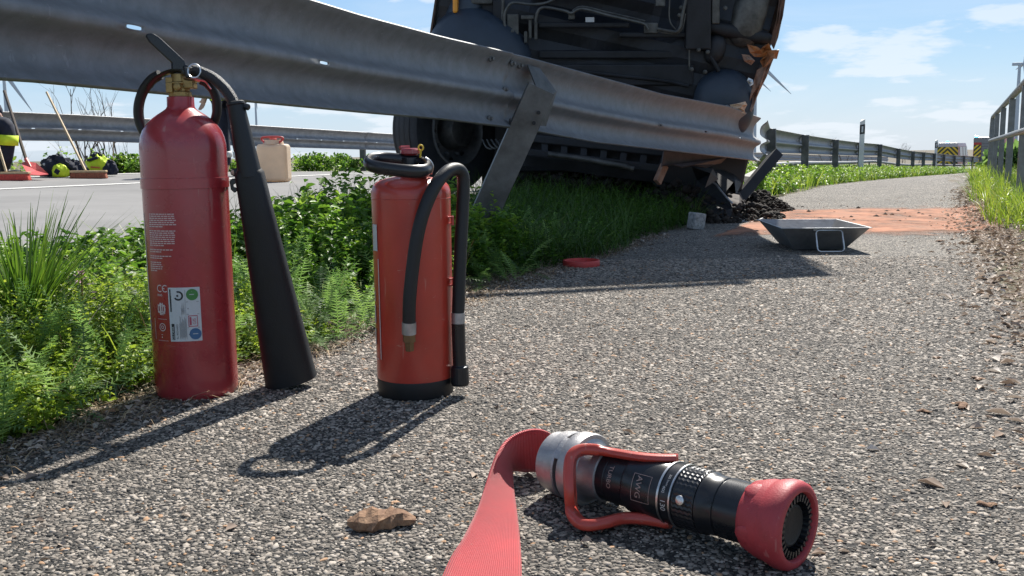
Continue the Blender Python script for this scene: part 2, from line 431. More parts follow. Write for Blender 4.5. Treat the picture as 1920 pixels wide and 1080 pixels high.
_txt = {}
def text_flat(body, size):
    key = (body, size)
    if key in _txt: return _txt[key]
    cu = bpy.data.curves.new('t', 'FONT'); cu.body = body; cu.size = size; cu.resolution_u = 3
    ob = bpy.data.objects.new('t', cu); COL.objects.link(ob)
    dg = bpy.context.evaluated_depsgraph_get()
    me = bpy.data.meshes.new_from_object(ob.evaluated_get(dg))
    vs = [tuple(v.co)[:2] for v in me.vertices]; fs = [tuple(p.vertices) for p in me.polygons]
    bpy.data.objects.remove(ob); bpy.data.curves.remove(cu); bpy.data.meshes.remove(me)
    _txt[key] = (vs, fs); return vs, fs
def poly2(mb, vs, fs, fn, off=(0, 0), rot=0, flip=False):
    c, s = math.cos(rot), math.sin(rot)
    mb.add([fn(x * c - y * s + off[0], x * s + y * c + off[1]) for x, y in vs], fs)
def rect2(x0, y0, x1, y1, n=1):
    vs = []; fs = []
    for i in range(n + 1):
        x = x0 + (x1 - x0) * i / n; vs += [(x, y0), (x, y1)]
    for i in range(n): fs.append((2 * i, 2 * i + 2, 2 * i + 3, 2 * i + 1))
    return vs, fs
def disc2(cx_, cy_, r, n=20, r0=0):
    if r0 <= 0: return [(cx_ + r * math.cos(2 * math.pi * i / n), cy_ + r * math.sin(2 * math.pi * i / n)) for i in range(n)], [tuple(range(n))]
    vs = [(cx_ + q * math.cos(2 * math.pi * i / n), cy_ + q * math.sin(2 * math.pi * i / n)) for q in (r0, r) for i in range(n)]
    return vs, [(i, n + i, n + (i + 1) % n, (i + 1) % n) for i in range(n)]
def proj(p):
    q = Vector(p) - Vector((0, 0, CAMZ)); w = q.dot(F0)
    return 960 + FPX * q.dot(RV) / w, 540 - FPX * q.dot(UV_) / w
def extr(mb, prof, a, b, xdir):
    a = Vector(a); b = Vector(b); z = (b - a).normalized(); x = Vector(xdir); x = (x - z * z.dot(x)).normalized(); y = z.cross(x); n = len(prof)
    vs = [a + x * p + y * q for p, q in prof] + [b + x * p + y * q for p, q in prof]
    fs = [(i, (i + 1) % n, n + (i + 1) % n, n + i) for i in range(n)] + [tuple(reversed(range(n))), tuple(range(n, 2 * n))]
    mb.add(vs, fs)
def cprof(w, d, t):   # C channel, web at y=0, flanges to +y
    return [(-w / 2, 0), (w / 2, 0), (w / 2, d), (w / 2 - t, d), (w / 2 - t, t), (-w / 2 + t, t), (-w / 2 + t, d), (-w / 2, d)]

# ================================================================== SETTING: ground, road, path
def sheet(name, svals, yvals, m_, lift=0.0, rough=0.0, edge=None, kind='structure'):
    S, Y = np.meshgrid(np.asarray(svals, float), np.asarray(yvals, float))
    if edge is not None: S = edge(S, Y)
    X = S + .42 * Y + curve(Y); Z = zcross(S) + zdown(Y) + lift
    if rough: Z = Z + rough * (np.sin(X * 7.1 + Y * 3.3) * np.sin(Y * 5.7 - X * 2.1) + .5 * np.sin(X * 19 + Y * 13)) * (((S < -1.55) & (S > -2.6)) | ((S > .5) & (S < 3)) | (S < -10.2))
    V = np.stack([X, Y, Z], -1).reshape(-1, 3); ny, ns = S.shape
    i = np.arange(ny * ns).reshape(ny, ns)
    Fq = np.stack([i[:-1, :-1], i[:-1, 1:], i[1:, 1:], i[1:, :-1]], -1).reshape(-1, 4)
    return arr(name, V, Fq, m_, kind=kind, smooth=True)
yv = np.concatenate([np.arange(-6, 0, .5), np.arange(0, 8, .08), np.arange(8, 30, .3), np.arange(30, 100, 2), [120, 150, 200, 300, 500, 900, 1600, 3000, 5000]])
sv = np.concatenate([[-5000, -2500, -1200, -600, -300, -150, -100, -60, -40, -30, -22, -16, -14, -12.5, -12, -11.5, -11, -10.5, -10.2, -9.6], np.arange(-9, -2.8, .8), np.arange(-2.75, -1.4, .07), [-1.4, -1.2, -.8, -.4, 0, .2], np.arange(.3, 2.4, .07), [2.6, 3, 4, 6, 10, 16, 30, 60, 120, 250, 600, 1500, 5000]])
sheet('ground', sv, yv, M['ground'], rough=.012)
yr = np.concatenate([np.arange(-6, 30, .5), np.arange(30, 130, 2)])
sheet('road', np.linspace(-9.75, -2.7, 12), yr, M['tarmac_far'], lift=.004)
sheet('centre_line', [-7.25, -7.12], yr, M['white_paint'], lift=.008)
sheet('edge_line', [-9.35, -9.22], yr, M['white_paint'], lift=.008)
yp = np.concatenate([np.arange(-4, 9, .03), np.arange(9, 30, .15), np.arange(30, 90, 1.0)])
npz = 30
def pedge(Sg, Y):
    f = (Sg + 0) # 0..1
    a = pathL(Y) - .05 + .035 * np.sin(Y * 9.1) * np.sin(Y * 3.7) + .02 * np.sin(Y * 41)
    b = pathR(Y) + .03 * np.sin(Y * 7.7 + 1) * np.sin(Y * 2.9) + .02 * np.sin(Y * 37)
    return a + (b - a) * f
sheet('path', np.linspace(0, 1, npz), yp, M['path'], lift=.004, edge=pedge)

# loose and embedded chippings on the near part of the path: nobody could count them
def chippings():
    V = []; T = []; cells = []
    yy = .72
    ps = []
    while yy < 4.0:
        step = .0057 + .0012 * max(0, yy - 1.2)
        xs = np.arange(-.62 * yy - .15, .62 * yy + .15, step)
        ps.append(np.stack([xs, np.full_like(xs, yy), np.full_like(xs, step)], -1)); yy += step
    p = np.concatenate(ps); n = len(p)
    p[:, :2] += rng.uniform(-.42, .42, (n, 2)) * p[:, 2:3]
    s = p[:, 0] - .42 * p[:, 1]
    thin = .5 + .5 * np.sin(p[:, 0] * 5.3 + 2 * np.sin(p[:, 1] * 3.3)) * np.sin(p[:, 1] * 4.1 + np.sin(p[:, 0] * 7))
    keep = (s > -1.44) & (s < .27) & (rng.random(n) < .72 + .24 * thin)
    p = p[keep]; n = len(p); k = 5
    rad = p[:, 2] * np.clip(rng.lognormal(-.85, .38, n), .18, .95)
    ang = np.arange(k)[None] * 2 * np.pi / k + rng.uniform(0, 6.28, (n, 1)) + rng.uniform(-.35, .35, (n, k))
    rr = rad[:, None] * rng.uniform(.65, 1.2, (n, k)); st = rng.uniform(.65, 1.4, (n, 1)); ro = rng.uniform(0, 3.14, (n, 1))
    lx = rr * np.cos(ang) * st; ly = rr * np.sin(ang) / st
    ox = lx * np.cos(ro) - ly * np.sin(ro); oy = lx * np.sin(ro) + ly * np.cos(ro)
    h = rng.uniform(.0004, .0015, (n, 1)) * (rad[:, None] / .0034) ** .5
    tilt = rng.normal(0, .10, (n, 2))
    base = np.stack([p[:, :1] + ox, p[:, 1:2] + oy, np.full((n, k), .0042)], -1)
    q = rng.uniform(.68, .94, (n, 1))
    top = np.stack([p[:, :1] + ox * q, p[:, 1:2] + oy * q, .0042 + h + (ox * q) * tilt[:, :1] + (oy * q) * tilt[:, 1:]], -1)
    top[..., 2] = np.maximum(top[..., 2], .0046)
    V = np.concatenate([base, top], 1).reshape(-1, 3)
    b0 = np.arange(n)[:, None] * 2 * k; F = []
    for i in range(k):
        j = (i + 1) % k
        F.append(np.concatenate([b0 + i, b0 + j, b0 + k + j], 1)); F.append(np.concatenate([b0 + i, b0 + k + j, b0 + k + i], 1))
    for i in range(1, k - 1): F.append(np.concatenate([b0 + k, b0 + k + i, b0 + k + i + 1], 1))
    F = np.concatenate(F, 0)
    tone = np.clip(rng.beta(2.0, 1.25, n) * .84, 0, 1); tone[rng.random(n) < .035] = 1.0
    patch = .5 + .5 * np.sin(p[:, 0] * 9 + 2 * np.sin(p[:, 1] * 5)) * np.sin(p[:, 1] * 7 + 1.7 * np.sin(p[:, 0] * 6))
    worn = .5 + .5 * np.sin(p[:, 0] * 3.1 + 1.3 * np.sin(p[:, 1] * 1.9)) * np.sin(p[:, 1] * 2.3 + 2.2 * np.sin(p[:, 0] * 2.7) + 1)
    tone = np.where(tone < 1, tone * (.70 + .18 * patch + .18 * worn), 1)
    o = arr('path_chippings', V, F, M['stone'], kind='stuff', tone=np.repeat(tone, 2 * k))
    tag(o, 'pale and dark stone chippings set in the near asphalt of the path', 'chippings')
chippings()

# reddish binder powder strewn across the path
def powder():
    def inside(x, y):
        s = S_of(x, y)
        return s
    bm = MB(); N = 60; K = 40
    vs = {}; 
    m_ = mat('orange_binder_powder', (.46, .18, .09), .95, 0, 0, 5, .8, 90, color2=(.27, .15, .10), detail=9)
    nt = m_.node_tree; n = nt.nodes; l = nt.links; b = n['Principled BSDF']
    t = n.new('ShaderNodeTexCoord'); nz = n.new('ShaderNodeTexNoise'); nz.inputs['Scale'].default_value = 3.2; nz.inputs['Detail'].default_value = 10; nz.inputs['Roughness'].default_value = .72
    mp = n.new('ShaderNodeMapping'); mp.inputs['Scale'].default_value = (1, .8, 1); l.new(t.outputs['Object'], mp.inputs[0]); l.new(mp.outputs[0], nz.inputs['Vector'])
    at = n.new('ShaderNodeAttribute'); at.attribute_name = 'tone'
    ad = n.new('ShaderNodeMath'); ad.operation = 'ADD'; l.new(nz.outputs['Fac'], ad.inputs[0]); l.new(at.outputs['Fac'], ad.inputs[1])
    mr = n.new('ShaderNodeMapRange'); mr.inputs['From Min'].default_value = .90; mr.inputs['From Max'].default_value = 1.16; l.new(ad.outputs[0], mr.inputs['Value']); l.new(mr.outputs[0], b.inputs['Alpha'])
    V = []; T = []
    for j in range(K + 1):
        for i in range(N + 1):
            u = i / N; v = j / K
            s = -1.12 + 1.77 * u; y = 4.55 + 3.3 * v
            x = X_of(s, y); z = H(x, y) + .008
            V.append((x, y, z))
            px, py = proj((x, y, z))
            e = min(u / .06, (1 - u) / .12, v / .22, (1 - v) / .22, 1)
            T.append(.62 * max(e, 0))
    F = [(j * (N + 1) + i, j * (N + 1) + i + 1, (j + 1) * (N + 1) + i + 1, (j + 1) * (N + 1) + i) for j in range(K) for i in range(N)]
    o = arr('binder_powder', V, F, m_, kind='stuff', tone=T)
    tag(o, 'patch of orange oil binder powder strewn across the path', 'powder')
powder()

# ================================================================== vegetation generators
def blades_arrays(base, L, W, head, lean, droop, segs=4):
    n = len(base); t = np.linspace(0, 1, segs + 1)[None, :, None]
    hx = np.stack([np.cos(head), np.sin(head), np.zeros(n)], -1)[:, None]
    sd = np.stack([-np.sin(head), np.cos(head), np.zeros(n)], -1)[:, None]
    tw = rng.uniform(-1, 1, (n, 1, 1)); sd = sd * np.cos(tw) + hx * np.sin(tw) * .8
    Lb = L[:, None, None]; ln = lean[:, None, None]; dr = droop[:, None, None]
    c = base[:, None] + hx * Lb * ln * (.35 * t + .65 * t ** 2) + np.array([0, 0, 1.0]) * Lb * (t * np.sqrt(np.clip(1 - ln ** 2 * .5, .1, 1)) - dr * t ** 2.4)
    w = W[:, None, None] * (1 - t) ** .7 * (.6 + .8 * np.minimum(t * 4, 1)) * .6 + .0003
    a = c - sd * w; b = c + sd * w
    V = np.stack([a, b], 2).reshape(n, -1, 3); k = 2 * (segs + 1)
    b0 = (np.arange(n) * k)[:, None]
    F = np.concatenate([np.concatenate([b0 + 2 * i, b0 + 2 * i + 1, b0 + 2 * i + 3, b0 + 2 * i + 2], 1) for i in range(segs)], 0)
    return V.reshape(-1, 3), F, k
def blades(name, base, L, W, m_, lean=(.2, .9), droop=(.0, .35), head=None, tone=None, segs=4, **kw):
    n = len(base)
    L = rng.uniform(*L, n) if isinstance(L, tuple) else L
    V, F, k = blades_arrays(base, L, rng.uniform(*W, n), rng.uniform(0, 6.283, n) if head is None else head, rng.uniform(*lean, n), rng.uniform(*droop, n), segs)
    tn = rng.uniform(0, 1, n) if tone is None else tone
    return arr(name, V, F, m_, tone=np.repeat(tn, k), **kw)
def leaves_arrays(c, d, nrm, L, W, fold=.25):
    d = d / np.linalg.norm(d, axis=1, keepdims=True); sd = np.cross(d, nrm); sd /= np.linalg.norm(sd, axis=1, keepdims=True) + 1e-9
    up = np.cross(sd, d); Lc = L[:, None]; Wc = W[:, None]
    v0 = c; v2 = c + d * Lc - up * Lc * .12; m1 = c + d * Lc * .45
    v1 = m1 + sd * Wc * .5 + up * Wc * fold; v3 = m1 - sd * Wc * .5 + up * Wc * fold
    m2 = c + d * Lc * .75 - up * Lc * .02
    v4 = m2 + sd * Wc * .34 + up * Wc * fold * .5; v5 = m2 - sd * Wc * .34 + up * Wc * fold * .5
    V = np.stack([v0, v1, v4, v2, v5, v3], 1).reshape(-1, 3); b0 = (np.arange(len(c)) * 6)[:, None]
    F = np.concatenate([np.concatenate([b0, b0 + 1, b0 + 2, b0 + 3], 1), np.concatenate([b0, b0 + 3, b0 + 4, b0 + 5], 1)], 0)
    return V, F
def unit(n):
    v = rng.normal(size=(n, 3)); return v / np.linalg.norm(v, axis=1, keepdims=True)
def stems(name, base, Hh, LL, WW, m_, per=14, spread=.35, tone0=None, hmul=None, **kw):
    """leafy plants: leaves set along leaning stems"""
    n = len(base); Hh = rng.uniform(*Hh, n) * (1 if hmul is None else hmul)
    hd = rng.uniform(0, 6.283, n); ln = rng.uniform(0, spread, n)
    tt = rng.uniform(.12, 1.0, (n, per)); 
    cx_ = base[:, None] + np.stack([np.cos(hd)[:, None] * ln[:, None] * Hh[:, None] * tt ** 1.5, np.sin(hd)[:, None] * ln[:, None] * Hh[:, None] * tt ** 1.5, Hh[:, None] * tt], -1)
    N = n * per; c = cx_.reshape(-1, 3)
    a = rng.uniform(0, 6.283, N); el = rng.uniform(-.3, .8, N)
    d = np.stack([np.cos(a) * np.cos(el), np.sin(a) * np.cos(el), np.sin(el)], -1)
    nrm = np.stack([np.zeros(N), np.zeros(N), np.ones(N)], -1) + unit(N) * .5
    sz = rng.uniform(.6, 1.25, N) * (1.15 - .45 * tt.reshape(-1))
    L = rng.uniform(*LL, N) * sz; W = L * rng.uniform(*WW, N)
    V, F = leaves_arrays(c, d, nrm, L, W)
    tn = np.repeat(rng.uniform(0, .6, n) if tone0 is None else tone0, per) + .35 * tt.reshape(-1) + rng.uniform(-.12, .12, N)
    Vs, Fs, k = blades_arrays(base, Hh, np.full(n, .0016), hd, ln, np.zeros(n), 3)
    V2 = np.concatenate([V, Vs]); F2 = np.concatenate([F, Fs + len(V)])
    tone = np.concatenate([np.repeat(np.clip(tn, 0, 1), 6), np.full(len(Vs), .25)])
    return arr(name, V2, F2, m_, tone=tone, **kw)
def fronds(name, base, LL, m_, pairs=15, **kw):
    n = len(base); L = rng.uniform(*LL, n); hd = rng.uniform(0, 6.283, n); el = rng.uniform(.15, 1.2, n)
    t = np.linspace(.12, 1, pairs)[None]
    def pt(tv):
        hz_ = L[:, None] * np.cos(el)[:, None] * tv; z = L[:, None] * (np.sin(el)[:, None] * tv + .12 * tv - .38 * tv ** 2 * np.cos(el)[:, None])
        return base[:, None] + np.stack([np.cos(hd)[:, None] * hz_, np.sin(hd)[:, None] * hz_, z], -1)
    c = pt(t); dirn = pt(t + .05) - pt(t - .05); dirn /= np.linalg.norm(dirn, axis=-1, keepdims=True)
    sd = np.stack([-np.sin(hd), np.cos(hd), np.zeros(n)], -1)[:, None]
    up = np.cross(sd * np.ones_like(dirn), dirn)
    ll = L[:, None] * .15 * np.sin(np.pi * np.clip(t * .86 + .1, 0, 1)) ** .8; V = []; w = .0016
    for sg in (-1, 1):
        lift = rng.uniform(-.2, .6, c.shape[:2])[..., None]
        tip = c + sd * sg * ll[..., None] + dirn * ll[..., None] * .5 + up * ll[..., None] * lift
        V.append(np.stack([c - dirn * w, c + dirn * w * 1.6, tip], 2))
    V = np.stack(V, 2).reshape(-1, 3); F = np.arange(len(V)).reshape(-1, 3)
    r = np.stack([pt(np.array([[0.0]])), pt(np.array([[.35]])), pt(np.array([[.7]])), pt(np.array([[1.0]]))], 2).reshape(n, 4, 3)
    Va = np.stack([r - sd * .001, r + sd * .001], 2).reshape(-1, 3); b0 = (np.arange(n) * 8)[:, None]; o = len(V)
    Fr = np.concatenate([np.concatenate([b0 + 2 * i, b0 + 2 * i + 1, b0 + 2 * i + 3], 1) for i in range(3)] + [np.concatenate([b0 + 2 * i, b0 + 2 * i + 3, b0 + 2 * i + 2], 1) for i in range(3)], 0) + o
    tn = rng.uniform(0, 1, n)
    tone = np.concatenate([np.repeat(tn, pairs * 6), np.repeat(tn, 8)])
    return arr(name, np.concatenate([V, Va]), np.concatenate([F, Fr]), m_, tone=tone, **kw)
def region(n, s0, s1, y0, y1, cond=None, clump=0.0, cs=6.0):
    s = rng.uniform(s0, s1, n * 3); y = rng.uniform(y0, y1, n * 3)
    if clump > 0:
        w = .5 + .25 * np.sin(s * cs * 1.7 + 3 * np.sin(y * cs * .6)) + .25 * np.sin(y * cs + 2 * np.sin(s * cs))
        k = rng.random(n * 3) < (1 - clump) + clump * w; s = s[k]; y = y[k]
    if cond is not None:
        k = cond(s, y); s = s[k]; y = y[k]
    s = s[:n]; y = y[:n]
    return np.stack([X_of(s, y), y, Hs(s, y)], -1)
def pick(p, n): return p[:n]

G_lush = [(.018, .05, .008), (.06, .15, .016), (.17, .32, .03), (.34, .48, .06)]
G_yel = [(.05, .10, .014), (.17, .27, .028), (.34, .46, .045), (.46, .54, .06)]
G_blue = [(.05, .10, .03), (.12, .23, .055), (.22, .37, .09), (.34, .50, .13)]
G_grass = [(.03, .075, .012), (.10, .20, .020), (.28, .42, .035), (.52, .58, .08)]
M['lush'] = mat('broad_leaves', (.1, .2, .03), .45, attr=G_lush, trans=.5)
M['yelg'] = mat('yellow_green_leaves', (.1, .2, .03), .5, attr=G_yel, trans=.52)
M['feather'] = mat('feathery_leaves', (.1, .2, .03), .55, attr=G_blue, trans=.48)
M['grass'] = mat('grass_blades', (.1, .2, .03), .42, attr=G_grass, trans=.42)
M['straw'] = mat('dry_straw', (.3, .22, .12), .8, attr=[(.10, .07, .04), (.28, .19, .10), (.50, .38, .24)], trans=.2)

def lowleft(b): return np.interp(b[:, 0], [-1.05, -.85, -.66], [.45, .66, 1.0])
def near_edge(s, y): return s < pathL(y) - .10 + .05 * np.sin(y * 6)
# --- near left verge, mixed weeds
def hs(s_, y, k=1.0):   # plants grow taller away from the path edge
    return None
def taper(b, k=.30, lo=.25):
    s_ = S_of(b[:, 0], b[:, 1]); return np.clip((pathL(b[:, 1]) - s_) / k, lo, 1)
b = region(3000, -2.0, -1.42, 1.0, 2.35, near_edge, .35)
tag(stems('yellow_green_weeds', b, (.05, .15), (.009, .020), (.45, .85), M['yelg'], per=15, kind='stuff', hmul=taper(b)), 'mass of small leaved yellow green weeds left of the taller extinguisher', 'weeds')
b = region(700, -1.82, -1.36, 1.15, 2.5, near_edge, .2); b[:, 2] += rng.uniform(.0, .055, len(b)) * taper(b)
tag(fronds('feathery_yarrow', b, (.09, .19), M['feather'], kind='stuff'), 'feathery yarrow fronds hanging over the near left path edge', 'yarrow')
b = region(420, -2.7, -1.7, 2.3, 3.2, near_edge, .45, 4)
tag(stems('leafy_weeds', b, (.05, .13), (.022, .045), (.42, .7), M['lush'], per=20, kind='stuff'), 'broad leaved weeds under the guardrail behind the taller extinguisher', 'weeds')
b = region(660, -2.5, -1.55, 2.85, 3.9, lambda s, y: (s < pathL(y) - .12), .3, 4)
tag(stems('tall_leafy_weeds', b, (.14, .33), (.026, .052), (.42, .72), M['lush'], per=24, kind='stuff', hmul=taper(b, .4, .4) * lowleft(b)), 'tall dense leafy weeds between the two extinguishers', 'weeds')
b = region(1300, -2.5, -1.5, 2.6, 4.2, lambda s, y: (s < pathL(y) - .08), .3, 5)
tag(stems('clover_weeds', b, (.06, .22), (.010, .024), (.6, .95), M['lush'], per=18, kind='stuff', hmul=taper(b) * lowleft(b)), 'small round leaved weeds beside the shorter extinguisher', 'weeds')
b = region(520, -1.9, -1.38, 2.4, 4.4, near_edge, .1); b[:, 2] += rng.uniform(.0, .07, len(b)) * taper(b)
tag(fronds('feathery_yarrow', b, (.09, .19), M['feather'], kind='stuff'), 'feathery yarrow fronds between the two extinguishers', 'yarrow')
b = region(900, -2.6, -1.5, 1.1, 4.5, near_edge, .3)
tag(blades('dead_stalks', b, (.06, .24), (.001, .002), M['straw'], lean=(.3, 1.3), droop=(0, .7), kind='stuff', segs=3), 'dead straw stalks among the weeds of the near left verge', 'straw')
b = region(1300, -2.7, -1.5, 1.2, 4.3, near_edge, .3)
tag(blades('verge_grass', b, (.06, .22), (.0012, .0028), M['grass'], kind='stuff'), 'thin grass blades among the weeds of the near left verge', 'grass')
# --- long grass and weeds under the rail, shade painted in as darker leaf tones
b = region(10000, -2.8, -1.28, 3.7, 7.0, lambda s, y: s < pathL(y) - .06 - .06 * np.sin(y * 4), .25, 4)
tag(blades('long_grass', b, (.12, .30), (.0014, .0032), M['grass'], lean=(.2, 1.1), droop=(.05, .5), kind='stuff', tone=rng.uniform(.0, .26, len(b))), 'long drooping grass below the guardrail and truck, toned dark for the shade', 'grass')
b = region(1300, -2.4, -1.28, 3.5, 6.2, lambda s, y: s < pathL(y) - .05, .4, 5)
tag(stems('shade_toned_weeds', b, (.05, .2), (.012, .024), (.5, .9), M['lush'], per=14, kind='stuff', tone0=rng.uniform(0, .12, len(b))), 'low leafy weeds beside the path edge, toned dark for the shade', 'weeds')
# --- left strip further along, sunlit, to the bend
b = region(15000, -2.7, -.2, 8.6, 34, lambda s, y: (s < pathL(y) - .05) & (s > -2.7 + .0 * y), .25, 2)
tag(blades('verge_grass', b, (.12, .30), (.003, .008), M['grass'], kind='stuff', segs=3), 'bright grass strip between the far guardrail posts and the path', 'grass')
b = region(5200, -2.7, -.2, 8.4, 40, lambda s, y: s < pathL(y) - .1, .6, 2.2)
tag(stems('verge_weeds', b, (.06, .26), (.04, .08), (.5, .9), M['lush'], per=9, kind='stuff', tone0=rng.uniform(.1, .7, len(b))), 'clumped green weeds along the far guardrail posts', 'weeds')
# --- right verge
b = region(11000, .42, 2.4, 3.2, 9, lambda s, y: s > pathR(y) + .12 + .10 * np.sin(y * 3) + .25 * (y < 4.6), .3, 3)
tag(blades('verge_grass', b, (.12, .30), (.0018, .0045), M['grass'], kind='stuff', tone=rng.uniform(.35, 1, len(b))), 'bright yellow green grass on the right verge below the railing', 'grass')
b = region(9000, .5, 3.5, 9, 26, lambda s, y: s > pathR(y) + .05, .3, 2)
tag(blades('verge_grass', b, (.14, .32), (.004, .009), M['grass'], kind='stuff', segs=3, tone=rng.uniform(.3, 1, len(b))), 'bright grass on the right verge further along the path', 'grass')
b = region(6000, .75, 2.6, -.5, 3.4, None, .3, 3)
tag(blades('verge_grass', b, (.12, .28), (.0018, .0045), M['grass'], kind='stuff', segs=3), 'grass on the right verge beside the camera', 'grass')
b = region(1500, .5, 2.4, 3.4, 10, lambda s, y: s > pathR(y) + .2, .3, 3)
tag(stems('verge_weeds', b, (.04, .16), (.02, .035), (.5, .9), M['yelg'], per=10, kind='stuff', tone0=rng.uniform(0, .5, len(b))), 'pale weeds at the foot of the right verge', 'weeds')
# --- far edge behind the second guardrail
b = region(2600, -13, -10.4, 9, 60, None, .6, .9)
tag(stems('roadside_weeds', b, (.15, .42), (.05, .10), (.5, .9), M['lush'], per=14, kind='stuff', tone0=rng.uniform(.2, .7, len(b))), 'green weeds growing behind the opposite guardrail', 'weeds')
b = region(2600, -15, -10.4, 9, 90, None, .5, .9)
tag(blades('roadside_grass', b, (.2, .7), (.004, .010), M['straw'], kind='stuff', segs=3), 'dry grass stalks behind the opposite guardrail', 'grass')

# --- litter: small dry leaves and chips along both path edges
def litter(name, n, cond_s, y0, y1, size, label, mm='leaf_dry'):
    y = y0 + (y1 - y0) * rng.random(n) ** 1.25; s = cond_s(y, n)
    c = np.stack([X_of(s, y), y, Hs(s, y) + .0055], -1)
    a = rng.uniform(0, 6.283, n); el = rng.uniform(-.05, .55, n) * rng.random(n)
    d = np.stack([np.cos(a) * np.cos(el), np.sin(a) * np.cos(el), np.sin(el)], -1)
    L = rng.uniform(*size, n) * rng.uniform(.4, 1.1, n)
    V, F = leaves_arrays(c, d, np.stack([np.zeros(n), np.zeros(n), np.ones(n)], -1) + unit(n) * .35, L, L * rng.uniform(.25, .75, n), .35)
    gz = np.repeat(c[:, 2], 6); V[:, 2] = np.maximum(V[:, 2], gz - .0012)
    o = arr(name, V, F, M[mm], kind='stuff', tone=np.repeat(rng.beta(1.6, 1.8, n), 6)); tag(o, label, 'leaf litter')
litter('leaf_litter', 13000, lambda y, n: pathR(y) + rng.normal(.13, .115, n), 1.2, 10.5, (.010, .042), 'dry brown leaves and chips along the right edge of the path')
litter('leaf_litter', 7000, lambda y, n: pathL(y) + rng.normal(-.07, .06, n), .9, 5.2, (.006, .022), 'dry leaf crumbs and straw along the left edge of the path')
litter('leaf_crumbs', 1300, lambda y, n: rng.uniform(-1.35, .2, n), 1.0, 9, (.006, .02), 'scattered crumbs of dry leaf on the path')
b = region(2400, -1.75, -1.3, 1.0, 4.6, lambda s, y: abs(s - pathL(y) + .10) < .12)
tag(blades('dry_straw', b, (.03, .10), (.0008, .0018), M['straw'], lean=(.9, 1.3), droop=(.5, .9), kind='stuff', segs=3), 'dry straw lying along the left edge of the path', 'straw')

# --- big grass tuft at the far left
tf = P(40, 515, 2.02); tf.z = H(tf.x, tf.y)
n = 420; a = rng.uniform(0, 6.283, n); r_ = rng.uniform(0, .045, n)
bs = np.stack([tf.x + r_ * np.cos(a), tf.y + r_ * np.sin(a), np.full(n, tf.z)], -1)
hd = a + rng.normal(0, .35, n)
o = blades('grass_tuft', bs, rng.uniform(.14, .35, n), (.0028, .0056), M['grass'], lean=(.15, .95), droop=(0, .14), head=hd, segs=6, tone=rng.uniform(0, .62, n), origin=tuple(tf))
tag(o, 'big fanning tuft of long grass blades at the left edge under the guardrail', 'grass tuft')
# flowering dead nettle
fp = P(150, 560, 2.1); fz = H(fp.x, fp.y)
t = thing('flowering_weed', (fp.x, fp.y, fz), 'small purple pink flowering weed between grass tuft and taller extinguisher', 'plant')
mb = MB(); mb.tube([(fp.x, fp.y, fz), (fp.x + .005, fp.y, fz + .09), (fp.x + .012, fp.y - .01, fz + .155)], .0018, 6); mb.build('stem', M['wood_dark'], t)
M['petal'] = mat('pink_petals', (.48, .25, .36), .6, trans=.3); M['purple_leaf'] = mat('purple_leaves', (.10, .06, .08), .6, trans=.3)
for k in range(18):
    mb = MB(); a_ = k * 2.4; q = Vector((fp.x + .010, fp.y - .008, fz + .155 - .006 * (k % 5)))
    d_ = Vector((math.cos(a_), math.sin(a_), .5)); L_ = .010 + .004 * random.random(); s_ = d_.cross(Vector((0, 0, 1))).normalized() * .004
    mb.add([q, q + d_ * L_ * .6 + s_, q + d_ * L_ * 1.3, q + d_ * L_ * .6 - s_], [(0, 1, 2, 3)]); mb.build('petal', M['petal'], t)
for k in range(26):
    mb = MB(); a_ = k * 2.4; q = Vector((fp.x + random.uniform(-.05, .05), fp.y + random.uniform(-.03, .03), fz + random.uniform(.03, .145)))
    d_ = Vector((math.cos(a_), math.sin(a_), .1)); L_ = .022; s_ = d_.cross(Vector((0, 0, 1))).normalized() * .009
    mb.add([q, q + d_ * L_ * .5 + s_, q + d_ * L_, q + d_ * L_ * .5 - s_], [(0, 1, 2, 3)]); mb.build('leaf', M['purple_leaf'], t)

